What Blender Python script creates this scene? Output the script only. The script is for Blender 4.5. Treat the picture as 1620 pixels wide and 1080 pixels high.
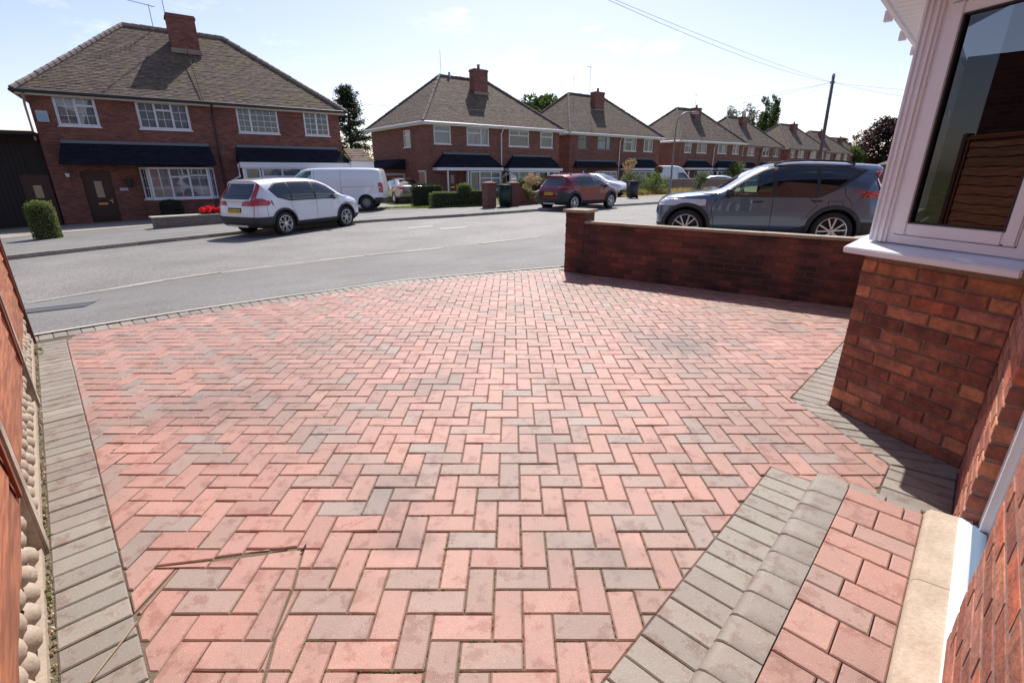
import bpy, bmesh, math, random
from mathutils import Vector, Matrix
R = random.Random(7)
for o in list(bpy.data.objects): bpy.data.objects.remove(o)
S = bpy.context.scene; COL = S.collection
rad = math.radians; PI = math.pi
# ---------------------------------------------------------------- camera, sky, sun, exposure
CAMH = 1.432; PITCH = math.atan(269/760)
cd = bpy.data.cameras.new('camera'); cam = bpy.data.objects.new('camera', cd); COL.objects.link(cam)
cd.sensor_width = 36; cd.sensor_fit = 'HORIZONTAL'; cd.lens = 36*760/1620
cd.clip_start = .02; cd.clip_end = 4000
cam.location = (0, 0, CAMH); cam.rotation_euler = (PI/2-PITCH, 0, 0)
S.camera = cam
SUN_EL = rad(49); SUN_AZ = rad(4)          # azimuth clockwise from +Y
W = bpy.data.worlds.new('World'); S.world = W; W.use_nodes = True
nt = W.node_tree; bg = nt.nodes['Background']
sky = nt.nodes.new('ShaderNodeTexSky'); sky.sky_type = 'NISHITA'; sky.sun_disc = False
sky.sun_elevation = SUN_EL; sky.sun_rotation = SUN_AZ; sky.air_density = 1.0; sky.dust_density = .9; sky.ozone_density = 1.0
bg.inputs[1].default_value = .092
def wn(t, **k):
    n = nt.nodes.new(t)
    for a, b in k.items(): setattr(n, a, b)
    return n
# thin broken cloud in the sky, soft puffs in a few places
tc = wn('ShaderNodeTexCoord'); mp = wn('ShaderNodeMapping'); mp.inputs['Scale'].default_value = (2.2, 2.2, 6)
nz = wn('ShaderNodeTexNoise'); nz.inputs['Scale'].default_value = 1.9; nz.inputs['Detail'].default_value = 8; nz.inputs['Roughness'].default_value = .62
cr = wn('ShaderNodeValToRGB'); cr.color_ramp.elements[0].position = .56; cr.color_ramp.elements[1].position = .78
cr.color_ramp.elements[0].color = (0, 0, 0, 1); cr.color_ramp.elements[1].color = (.6, .6, .6, 1)
mx = wn('ShaderNodeMix', data_type='RGBA'); mx.inputs['B'].default_value = (9.5, 9.8, 10.2, 1)
L_ = nt.links.new
L_(tc.outputs['Generated'], mp.inputs[0]); L_(mp.outputs[0], nz.inputs['Vector']); L_(nz.outputs[0], cr.inputs[0])
tn = wn('ShaderNodeVectorMath', operation='MULTIPLY'); tn.inputs[1].default_value = (1.04, .94, 1.04); L_(sky.outputs[0], tn.inputs[0])
L_(cr.outputs[0], mx.inputs['Factor']); L_(tn.outputs[0], mx.inputs['A']); L_(mx.outputs['Result'], bg.inputs[0])
sd = bpy.data.lights.new('sun', 'SUN'); sd.energy = 3.8; sd.angle = rad(.5); sd.color = (1, .95, .88)
sun = bpy.data.objects.new('sun', sd); COL.objects.link(sun)
sv = Vector((math.sin(SUN_AZ)*math.cos(SUN_EL), math.cos(SUN_AZ)*math.cos(SUN_EL), math.sin(SUN_EL)))
sun.rotation_euler = sv.to_track_quat('Z', 'Y').to_euler(); sun.location = (0, 0, 30)
vs = S.view_settings; vs.view_transform = 'Standard'; vs.look = 'None'; vs.exposure = .78; vs.gamma = 1; vs.use_curve_mapping = False

# ---------------------------------------------------------------- materials
MATS = {}
def mat(name, col=(.5, .5, .5), rough=.6, metal=0., coat=0., var=0., scale=8., bump=0., bscale=60., attr=False, trans=0., col2=None, spec=.5, emit=None, detail=4, stretch=None, c2pos=(.4, .6), world=False):
    if name in MATS: return MATS[name]
    m = bpy.data.materials.new(name); m.use_nodes = True; t = m.node_tree; p = t.nodes['Principled BSDF']
    N = t.nodes.new; L = t.links.new
    p.inputs['Roughness'].default_value = rough; p.inputs['Metallic'].default_value = metal
    p.inputs['Coat Weight'].default_value = coat; p.inputs['Coat Roughness'].default_value = .04
    p.inputs['Specular IOR Level'].default_value = spec
    p.inputs['Base Color'].default_value = (*col, 1)
    co = N('ShaderNodeTexCoord'); vec = co.outputs['Object']
    if world:
        g = N('ShaderNodeNewGeometry'); vec = g.outputs['Position']
    if stretch:
        mpp = N('ShaderNodeMapping'); mpp.inputs['Scale'].default_value = stretch; L(vec, mpp.inputs[0]); vec = mpp.outputs[0]
    cur = None
    if col2:
        n = N('ShaderNodeTexNoise'); n.inputs['Scale'].default_value = scale; n.inputs['Detail'].default_value = detail; L(vec, n.inputs['Vector'])
        r = N('ShaderNodeValToRGB'); r.color_ramp.elements[0].position = c2pos[0]; r.color_ramp.elements[1].position = c2pos[1]
        r.color_ramp.elements[0].color = (*col, 1); r.color_ramp.elements[1].color = (*col2, 1)
        L(n.outputs[0], r.inputs[0]); cur = r.outputs[0]
    if attr:
        a = N('ShaderNodeAttribute'); a.attribute_name = 'col'
        if cur is None:
            x = N('ShaderNodeMix'); x.data_type = 'RGBA'; x.blend_type = 'MULTIPLY'; x.inputs['Factor'].default_value = 1
            x.inputs['A'].default_value = (*col, 1); L(a.outputs['Color'], x.inputs['B']); cur = x.outputs['Result']
        else:
            x = N('ShaderNodeMix'); x.data_type = 'RGBA'; x.blend_type = 'MULTIPLY'; x.inputs['Factor'].default_value = 1
            L(cur, x.inputs['A']); L(a.outputs['Color'], x.inputs['B']); cur = x.outputs['Result']
    if var > 0:
        n = N('ShaderNodeTexNoise'); n.inputs['Scale'].default_value = bscale*.7; n.inputs['Detail'].default_value = 6; n.inputs['Roughness'].default_value = .7; L(vec, n.inputs['Vector'])
        r = N('ShaderNodeMapRange'); r.inputs[1].default_value = .25; r.inputs[2].default_value = .75; r.inputs[3].default_value = 1-var; r.inputs[4].default_value = 1+var
        L(n.outputs[0], r.inputs[0])
        x = N('ShaderNodeVectorMath'); x.operation = 'SCALE'
        if cur is None:
            x.inputs[0].default_value = col
        else: L(cur, x.inputs[0])
        L(r.outputs[0], x.inputs['Scale']); cur = x.outputs[0]
    if cur is not None: L(cur, p.inputs['Base Color'])
    if bump > 0:
        n = N('ShaderNodeTexNoise'); n.inputs['Scale'].default_value = bscale; n.inputs['Detail'].default_value = 6; L(vec, n.inputs['Vector'])
        b = N('ShaderNodeBump'); b.inputs['Strength'].default_value = 1; b.inputs['Distance'].default_value = bump; L(n.outputs[0], b.inputs['Height']); L(b.outputs[0], p.inputs['Normal'])
    if emit: p.inputs['Emission Color'].default_value = (*emit, 1); p.inputs['Emission Strength'].default_value = 1
    MATS[name] = m; return m

def glass_mat(name, tint=(.6, .7, .68), dark=0.0, rough=.01, refl=1.2):
    if name in MATS: return MATS[name]
    m = bpy.data.materials.new(name); m.use_nodes = True; t = m.node_tree; t.nodes.clear(); N = t.nodes.new; L = t.links.new
    o = N('ShaderNodeOutputMaterial'); tr = N('ShaderNodeBsdfTransparent'); tr.inputs[0].default_value = (*tint, 1)
    g = N('ShaderNodeBsdfGlossy'); g.inputs['Roughness'].default_value = rough; g.inputs[0].default_value = (1, 1, 1, 1)
    lw = N('ShaderNodeFresnel'); lw.inputs[0].default_value = 1.6
    mr = N('ShaderNodeMath'); mr.operation = 'MULTIPLY_ADD'; mr.inputs[1].default_value = refl; mr.inputs[2].default_value = .03
    L(lw.outputs[0], mr.inputs[0]); mx = N('ShaderNodeMixShader'); L(mr.outputs[0], mx.inputs[0])
    last = tr.outputs[0]
    if dark > 0:
        d = N('ShaderNodeBsdfDiffuse'); d.inputs[0].default_value = (.012, .014, .018, 1)
        m2 = N('ShaderNodeMixShader'); m2.inputs[0].default_value = dark; L(tr.outputs[0], m2.inputs[1]); L(d.outputs[0], m2.inputs[2]); last = m2.outputs[0]
    L(last, mx.inputs[1]); L(g.outputs[0], mx.inputs[2]); L(mx.outputs[0], o.inputs[0])
    MATS[name] = m; return m

def brick_mat(name, c1, c2, mortar, scale_attr=True):
    """far-off brickwork in the facade's own coordinates: x+y along the wall, z up"""
    if name in MATS: return MATS[name]
    m = bpy.data.materials.new(name); m.use_nodes = True; t = m.node_tree; p = t.nodes['Principled BSDF']; N = t.nodes.new; L = t.links.new
    co = N('ShaderNodeTexCoord'); sp = N('ShaderNodeSeparateXYZ'); L(co.outputs['Object'], sp.inputs[0])
    ad = N('ShaderNodeMath'); ad.operation = 'ADD'; L(sp.outputs[0], ad.inputs[0]); L(sp.outputs[1], ad.inputs[1])
    cb = N('ShaderNodeCombineXYZ'); L(ad.outputs[0], cb.inputs[0]); L(sp.outputs[2], cb.inputs[1])
    b = N('ShaderNodeTexBrick'); L(cb.outputs[0], b.inputs['Vector'])
    b.inputs['Scale'].default_value = 1; b.inputs['Brick Width'].default_value = .225; b.inputs['Row Height'].default_value = .075
    b.inputs['Mortar Size'].default_value = .006; b.inputs['Color1'].default_value = (*c1, 1); b.inputs['Color2'].default_value = (*c2, 1); b.inputs['Mortar'].default_value = (*mortar, 1)
    b.inputs['Mortar Smooth'].default_value = .2
    n = N('ShaderNodeTexNoise'); n.inputs['Scale'].default_value = 1.3; n.inputs['Detail'].default_value = 6; L(co.outputs['Object'], n.inputs['Vector'])
    r = N('ShaderNodeMapRange'); r.inputs[3].default_value = .72; r.inputs[4].default_value = 1.25; L(n.outputs[0], r.inputs[0])
    x = N('ShaderNodeVectorMath'); x.operation = 'SCALE'; L(b.outputs[0], x.inputs[0]); L(r.outputs[0], x.inputs['Scale']); L(x.outputs[0], p.inputs['Base Color'])
    bp = N('ShaderNodeBump'); bp.inputs['Distance'].default_value = .008; bp.invert = True; L(b.outputs['Fac'], bp.inputs['Height']); L(bp.outputs[0], p.inputs['Normal'])
    p.inputs['Roughness'].default_value = .85
    MATS[name] = m; return m

# ---------------------------------------------------------------- object helpers
def link(o, parent=None):
    COL.objects.link(o)
    if parent is not None: o.parent = parent
    return o
def mesh(name, verts, faces, m=None, parent=None, smooth=False, cols=None, mi=None):
    me = bpy.data.meshes.new(name); me.from_pydata([tuple(v) for v in verts], [], faces)
    ms = m if isinstance(m, (list, tuple)) else [m]
    for k in ms:
        if k: me.materials.append(k)
    if mi: me.polygons.foreach_set('material_index', mi)
    if cols is not None:
        a = me.color_attributes.new('col', 'FLOAT_COLOR', 'CORNER')
        d = []
        for p, c in zip(me.polygons, cols): d += [c[0], c[1], c[2], 1.0]*p.loop_total
        a.data.foreach_set('color', d)
    if smooth: me.polygons.foreach_set('use_smooth', [True]*len(me.polygons))
    me.update()
    return link(bpy.data.objects.new(name, me), parent)
def bmobj(name, bm, m=None, parent=None, smooth=False, sharp=None):
    me = bpy.data.meshes.new(name)
    if sharp is not None:
        for e in bm.edges:
            if len(e.link_faces) == 2 and e.calc_face_angle(0) > sharp: e.smooth = False
    bm.to_mesh(me); bm.free()
    ms = m if isinstance(m, (list, tuple)) else [m]
    for k in ms:
        if k: me.materials.append(k)
    if smooth or sharp is not None: me.polygons.foreach_set('use_smooth', [True]*len(me.polygons))
    return link(bpy.data.objects.new(name, me), parent)
def empty(name, loc, rz=0, parent=None):
    o = bpy.data.objects.new(name, None); o.empty_display_size = .2; o.location = loc; o.rotation_euler = (0, 0, rz); return link(o, parent)
def tag(o, label=None, cat=None, group=None, kind=None):
    if label: o['label'] = label
    if cat: o['category'] = cat
    if group: o['group'] = group
    if kind: o['kind'] = kind
    return o
class MB:
    """collects simple solids into one mesh"""
    def __init__(s): s.v = []; s.f = []; s.c = []; s.mi = []
    def add(s, vs, fs, c=None, mi=0):
        b = len(s.v); s.v += [tuple(v) for v in vs]; s.f += [tuple(b+i for i in f) for f in fs]; s.c += [c or (1, 1, 1)]*len(fs); s.mi += [mi]*len(fs)
    def box(s, x0, x1, y0, y1, z0, z1, c=None, mi=0):
        s.add([(x0, y0, z0), (x1, y0, z0), (x1, y1, z0), (x0, y1, z0), (x0, y0, z1), (x1, y0, z1), (x1, y1, z1), (x0, y1, z1)],
              [(0, 3, 2, 1), (4, 5, 6, 7), (0, 1, 5, 4), (1, 2, 6, 5), (2, 3, 7, 6), (3, 0, 4, 7)], c, mi)
    def bar(s, a, b, w, h=None, up=(0, 0, 1), c=None, mi=0):
        a = Vector(a); b = Vector(b); d = (b-a).normalized(); h = h or w
        u = Vector(up); sx = d.cross(u)
        if sx.length < 1e-4: sx = d.cross(Vector((1, 0, 0)))
        sx.normalize(); uz = sx.cross(d).normalized(); sx = sx*w/2; uz = uz*h/2
        s.add([a-sx-uz, a+sx-uz, a+sx+uz, a-sx+uz, b-sx-uz, b+sx-uz, b+sx+uz, b-sx+uz],
              [(0, 1, 2, 3), (7, 6, 5, 4), (0, 4, 5, 1), (1, 5, 6, 2), (2, 6, 7, 3), (3, 7, 4, 0)], c, mi)
    def tube(s, pts, r, n=8, c=None, mi=0, caps=True):
        P = [Vector(p) for p in pts]; rr = r if isinstance(r, (list, tuple)) else [r]*len(P); vs = []; fs = []
        for i, p in enumerate(P):
            d = (P[min(i+1, len(P)-1)]-P[max(i-1, 0)]).normalized(); a = d.cross(Vector((0, 0, 1)))
            if a.length < .05: a = d.cross(Vector((1, 0, 0)))
            a.normalize(); b = d.cross(a)
            for k in range(n):
                t = 2*PI*k/n; vs.append(p+(a*math.cos(t)+b*math.sin(t))*rr[i])
        for i in range(len(P)-1):
            for k in range(n):
                fs.append((i*n+k, i*n+(k+1) % n, (i+1)*n+(k+1) % n, (i+1)*n+k))
        if caps: fs += [tuple(range(n-1, -1, -1)), tuple((len(P)-1)*n+k for k in range(n))]
        s.add(vs, fs, c, mi)
    def prism(s, poly, z0, z1, c=None, mi=0):
        n = len(poly); vs = [(p[0], p[1], z0) for p in poly]+[(p[0], p[1], z1) for p in poly]
        s.add(vs, [tuple(range(n-1, -1, -1)), tuple(range(n, 2*n))]+[(i, (i+1) % n, n+(i+1) % n, n+i) for i in range(n)], c, mi)
    def build(s, name, m, parent=None, smooth=False):
        return mesh(name, s.v, s.f, m, parent, smooth, s.c, s.mi if isinstance(m, (list, tuple)) else None)
def clip(subj, win):
    """Sutherland-Hodgman: subject polygon (any) by convex counter-clockwise window"""
    out = list(subj)
    for i in range(len(win)):
        a = win[i]; b = win[(i+1) % len(win)]; inp = out; out = []
        if not inp: break
        def side(p): return (b[0]-a[0])*(p[1]-a[1])-(b[1]-a[1])*(p[0]-a[0])
        for j in range(len(inp)):
            p = inp[j-1]; q = inp[j]; sp = side(p); sq = side(q)
            if (sp >= 0) != (sq >= 0):
                t = sp/(sp-sq); out.append((p[0]+(q[0]-p[0])*t, p[1]+(q[1]-p[1])*t))
            if sq >= 0: out.append(q)
    return out
def area(p): return .5*sum(p[i-1][0]*p[i][1]-p[i][0]*p[i-1][1] for i in range(len(p)))
def clean(p, e=.004):
    o = []
    for q in p:
        if not o or math.dist(o[-1], q) > e: o.append(q)
    if len(o) > 1 and math.dist(o[0], o[-1]) < e: o.pop()
    return o
def inset(p, d):
    n = len(p); o = []
    for i in range(n):
        a = Vector(p[i-1]); b = Vector(p[i]); c = Vector(p[(i+1) % n])
        e1 = (b-a).normalized(); e2 = (c-b).normalized(); n1 = Vector((-e1.y, e1.x)); n2 = Vector((-e2.y, e2.x))
        k = n1+n2; den = 1+n1.dot(n2)
        if den < .3: den = .3
        o.append(tuple(b+k*(d/den)))
    return o
def catmull(pts, n=8):
    P = [Vector(p) for p in pts]; P = [2*P[0]-P[1]]+P+[2*P[-1]-P[-2]]; o = []
    for i in range(1, len(P)-2):
        for k in range(n):
            t = k/n; a, b, c, d = P[i-1], P[i], P[i+1], P[i+2]
            o.append(.5*((2*b)+(c-a)*t+(2*a-5*b+4*c-d)*t*t+(3*b-a-3*c+d)*t**3))
    o.append(P[-2]); return o
def terr(x, y):
    zd = -.007*y; zf = -.13+.03*min(x, 2)-.006*min(y, 100)
    d = (x+4.47)*-.552+(y-4.29)*.834
    t = max(0, min(1, d/4)); t = t*t*(3-2*t)
    return zd*(1-t)+zf*t
TH = rad(46.2); WX, WY = math.cos(TH), math.sin(TH)
def sn(s, n): return (s*WX-n*WY, s*WY+n*WX)     # house axes: s along the front wall, n out from it
def gpt(px, py, z=.004):
    u = (px-810)/760; v = (540-py)/760; c_, s_ = math.cos(PITCH), math.sin(PITCH); d = Vector((u, c_+v*s_, -s_+v*c_)); t = (z-CAMH)/(d.z+.007*d.y); p = d*t; return Vector((p.x, p.y, CAMH+d.z*t))
# ================================================================ GROUND
import bisect
M_soil = mat('sand_joint', (.135, .105, .072), .95, var=.4, bump=.004, bscale=160, col2=(.10, .10, .045), scale=5, world=True)
def asphalt(name, c, patch=.12, rough=.75, bs=.004, sc=220, stain=(.9, .9, .9)):
    m = bpy.data.materials.new(name); m.use_nodes = True; t = m.node_tree; p = t.nodes['Principled BSDF']; N = t.nodes.new; L = t.links.new
    g = N('ShaderNodeNewGeometry')
    v = N('ShaderNodeTexVoronoi'); v.inputs['Scale'].default_value = sc*.45; L(g.outputs[0], v.inputs['Vector'])
    n = N('ShaderNodeTexNoise'); n.inputs['Scale'].default_value = .55; n.inputs['Detail'].default_value = 8; n.inputs['Roughness'].default_value = .6; L(g.outputs[0], n.inputs['Vector'])
    n2 = N('ShaderNodeTexNoise'); n2.inputs['Scale'].default_value = 26; n2.inputs['Detail'].default_value = 5; n2.inputs['Roughness'].default_value = .8; L(g.outputs[0], n2.inputs['Vector'])
    a = N('ShaderNodeMapRange'); a.inputs[1].default_value = .3; a.inputs[2].default_value = .7; a.inputs[3].default_value = 1-patch; a.inputs[4].default_value = 1+patch; L(n.outputs[0], a.inputs[0])
    b = N('ShaderNodeMapRange'); b.inputs[1].default_value = .3; b.inputs[2].default_value = .7; b.inputs[3].default_value = .82; b.inputs[4].default_value = 1.18; L(n2.outputs[0], b.inputs[0])
    e = N('ShaderNodeMapRange'); e.inputs[1].default_value = .0; e.inputs[2].default_value = 1; e.inputs[3].default_value = .5; e.inputs[4].default_value = 1.6; L(v.outputs['Color'], e.inputs[0])
    m1 = N('ShaderNodeMath'); m1.operation = 'MULTIPLY'; L(a.outputs[0], m1.inputs[0]); L(b.outputs[0], m1.inputs[1])
    m2 = N('ShaderNodeMath'); m2.operation = 'MULTIPLY'; L(m1.outputs[0], m2.inputs[0]); L(e.outputs[0], m2.inputs[1])
    x = N('ShaderNodeVectorMath'); x.operation = 'SCALE'; x.inputs[0].default_value = c; L(m2.outputs[0], x.inputs['Scale']); L(x.outputs[0], p.inputs['Base Color'])
    bp = N('ShaderNodeBump'); bp.inputs['Distance'].default_value = bs; L(v.outputs['Distance'], bp.inputs['Height']); L(bp.outputs[0], p.inputs['Normal'])
    p.inputs['Roughness'].default_value = rough; return m
M_road = asphalt('road_asphalt', (.172, .162, .15), .22, .76, .005, 130)
M_path = asphalt('path_asphalt', (.15, .145, .137), .2, .78, .003, 260)
M_apron = asphalt('forecourt', (.24, .21, .175), .25, .8, .003, 120)
M_conc = mat('concrete', (.36, .34, .30), .85, var=.22, bump=.002, bscale=45, world=True)
M_kerb = mat('kerb_concrete', (.30, .285, .26), .85, var=.3, bump=.003, bscale=30, world=True)
M_dry = mat('dry_grass', (.27, .21, .09), .95, var=.45, bump=.03, bscale=14, col2=(.10, .13, .035), scale=.9, world=True)

bx = 2500
g = mesh('ground', [(-bx, -bx, -1.6), (bx, -bx, -1.6), (bx, bx, -1.6), (-bx, bx, -1.6)], [(0, 1, 2, 3)], M_dry); tag(g, kind='structure')
def strip(name, A, B, dz, m, nc=10, kind='structure', parent=None):
    n = len(A); vs = []; fs = []
    for i in range(n):
        for j in range(nc+1):
            t = j/nc; x = A[i][0]*(1-t)+B[i][0]*t; y = A[i][1]*(1-t)+B[i][1]*t
            vs.append((x, y, terr(x, y)+dz))
    for i in range(n-1):
        for j in range(nc):
            a = i*(nc+1)+j; fs.append((a, a+1, a+nc+2, a+nc+1))
    o = mesh(name, vs, fs, m, parent, True)
    if o.data.polygons[0].normal.z < 0: o.data.flip_normals()
    if kind: tag(o, kind=kind)
    return o
def resample(P, n):
    d = [0]
    for i in range(1, len(P)): d.append(d[-1]+(Vector(P[i])-Vector(P[i-1])).length)
    o = []; k = 0
    for i in range(n):
        t = d[-1]*i/(n-1)
        while k < len(P)-2 and d[k+1] < t: k += 1
        u = (t-d[k])/(d[k+1]-d[k]) if d[k+1] > d[k] else 0
        o.append(Vector(P[k])*(1-u)+Vector(P[k+1])*u)
    return o
NKp = [(-12, -3), (-8.2, 3.2), (-6.95, 6.69), (-6.1, 8.25), (-4.57, 9.6), (-1.76, 11.21), (-.31, 12.1), (1.34, 13.28), (7.5, 17.9), (20, 27), (40, 41), (80, 68), (120, 94)]
FKp = [(-17.5, 2.5), (-14, 8.2), (-11.92, 11.46), (-10.76, 13.2), (-9.39, 15.0), (-8.2, 16.4), (-6.0, 18.4), (-3.96, 19.4), (-2.0, 20.1), (2.56, 22.7), (7.98, 27.0), (12.15, 30.02), (20, 35.6), (34, 46), (60, 64), (110, 99)]
FTp = [(-22, 4), (-19, 10), (-17, 14.2), (-15.6, 17.0), (-13.2, 20.2), (-10.2, 22.8), (-7, 24.3), (-3.5, 24.7), (-1.2, 25.2), (1.74, 27.2), (7.99, 32.6), (16, 39.0), (24, 45), (38, 56), (64, 76), (112, 112)]
NK = catmull(NKp, 10); FK = catmull(FKp, 8); FT = catmull(FTp, 8)
def near_idx(C, pt): return min(range(len(C)), key=lambda i: (C[i]-Vector(pt)).length)
NKr = resample(NK, 260); FKr = resample(FK, 260); FTr = resample(FT, 260)
strip('road', NKr, FKr, 0, M_road, 16)
strip('footpath', [p+(Vector(q)-p).normalized()*.13 for p, q in zip(FKr, FTr)], FTr, .1, M_path, 8)
# far kerb: real step, separate stones along its visible run
kr = tag(mesh('far_kerb', *(lambda vs_fs: vs_fs)(([(0, 0, -2), (.01, 0, -2), (0, .01, -2)], [(0, 1, 2)])), M_kerb), kind='structure')
def kerb_run(root, C, s0, s1, step, wdt, zt, zb, side, name='kerb_stone'):
    d = 0; P = resample(C, 1500); seg = [];
    tot = 0; pts = []
    for i in range(1, len(P)):
        tot += (P[i]-P[i-1]).length; pts.append((tot, P[i]))
    PT = [p[0] for p in pts]
    def at(t):
        
        k = bisect.bisect_left(PT, t); k = max(1, min(len(pts)-1, k)); u = (t-pts[k-1][0])/(pts[k][0]-pts[k-1][0]+1e-9); return pts[k-1][1]*(1-u)+pts[k][1]*u
    t = s0; rest = MB(); cnt = 0
    while t < s1:
        a = at(t+.004); b = at(t+step-.004); dd = (b-a).normalized(); nn = Vector((-dd.y, dd.x))*side
        c = nn*wdt; q = [a, b, b+c, a+c]; h = R.uniform(-.006, .006)
        vs = [(p.x, p.y, terr(p.x, p.y)+zb) for p in q]+[(p.x, p.y, terr(p.x, p.y)+zt+h) for p in q]
        v2 = list(vs[:4])+[(p.x+o.x, p.y+o.y, z[2]) for p, z, o in zip(q, vs[4:], [nn*.012, nn*.012, -nn*.0, -nn*.0])]
        fs = [(0, 3, 2, 1), (4, 5, 6, 7), (0, 1, 5, 4), (1, 2, 6, 5), (2, 3, 7, 6), (3, 0, 4, 7)]
        if side < 0: fs = [f[::-1] for f in fs]
        sh = R.uniform(.75, 1.15)
        if cnt < 60:
            mesh(name, v2, fs, M_kerbA, root, cols=[(sh, sh*.98, sh*.95)]*6)
        else: rest.add(v2, fs, (sh, sh, sh))
        cnt += 1; t += step
    if rest.v:
        o = rest.build(name+'_run', M_kerbA, root); tag(o, kind='stuff')
M_kerbA = mat('kerb_stone', (.37, .35, .315), .85, var=.3, bump=.003, bscale=30, attr=True, world=True, col2=(.30, .28, .25), scale=3)
def arclen(C, pt):
    P = resample(C, 1500); k = near_idx(P, pt); return sum((P[i]-P[i-1]).length for i in range(1, k+1))
bpy.data.objects.remove(kr)
kr = tag(empty('far_kerb', (0, 0, 0)), kind='structure')
s0 = arclen(FK, (-13, 9.8)); kerb_run(kr, FK, s0, s0+80, .914, .125, .105, -.12, 1)
# near kerb: almost flush pale edging
nkr = tag(empty('near_kerb', (0, 0, 0)), kind='structure')
s0 = arclen(NK, (-8.2, 3.2)); kerb_run(nkr, NK, s0, s0+45, .914, .15, .012, -.1, -1)
M_kerbP = mat('edging_concrete', (.46, .43, .38), .85, var=.25, bump=.003, bscale=30, world=True)
# driveway outline (x, y)
DEp = [(-4.60, 4.17), (-4.30, 4.47), (-3.66, 5.09), (-3.02, 5.64), (-2.30, 6.22), (-1.72, 6.70), (-.95, 7.08), (-.2, 7.42), (.35, 7.66), (.80, 7.86)]
DE = catmull(DEp, 6)
PE = resample([Vector((-9.0, -1))]+[Vector((-4.78, 3.98))]+DE+[Vector((2.3, 8.9)), Vector((8, 13.2)), Vector((20, 22.4)), Vector((40, 36)), Vector((80, 63))], 240)
strip('pavement', PE, [p+(Vector(q)-p)*.999 for p, q in zip(PE, resample(NK, 240))], .008, M_path, 10)
nd = [(0.6, 7.72), (3.9, 5.3), (7.5, 3.2), (30, 16), (20, 22.4), (8, 13.2), (2.3, 8.9)]
A = resample([Vector(p) for p in [(.75, 7.75), (3.9, 5.45), (7.5, 3.2)]], 20); B = resample([Vector(p) for p in [(2.3, 8.9), (12, 16.2), (24, 25)]], 20)
strip('neighbour_driveway', A, B, .004, M_conc, 20)
# soil under everything near, reaches below road level
vs = []; fs = []; nx = 70; ny = 70
for j in range(ny+1):
    for i in range(nx+1):
        x = -14+i*44/nx; y = -6+j*30/ny; vs.append((x, y, terr(x, y)-.06))
for j in range(ny):
    for i in range(nx): a = j*(nx+1)+i; fs.append((a, a+1, a+nx+2, a+nx+1))
tag(mesh('subsoil', vs, fs, M_soil, None, True), kind='structure')
# ground of the plots beyond the footpath
OUT = [p+Vector((-.62, .78))*240 for p in FTr]
strip('front_garden_ground', FTr, OUT, .1, M_dry, 60)
FC = [Vector(p) for p in [(-19.2, 10.2), (-17.1, 14.2), (-15.7, 17.0), (-13.3, 20.2), (-10.3, 22.8), (-7.1, 24.3)]]
strip('forecourt', resample(FC, 30), [p+Vector((-.6, .8))*5.2 for p in resample(FC, 30)], .112, M_apron, 10)
A = resample([Vector(p) for p in [(-10.3, 22.8), (-7.1, 24.3), (-4.6, 24.5)]], 16)
strip('side_driveway', A, [p+Vector((-.5, .86))*14 for p in A], .118, M_path, 14)

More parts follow.
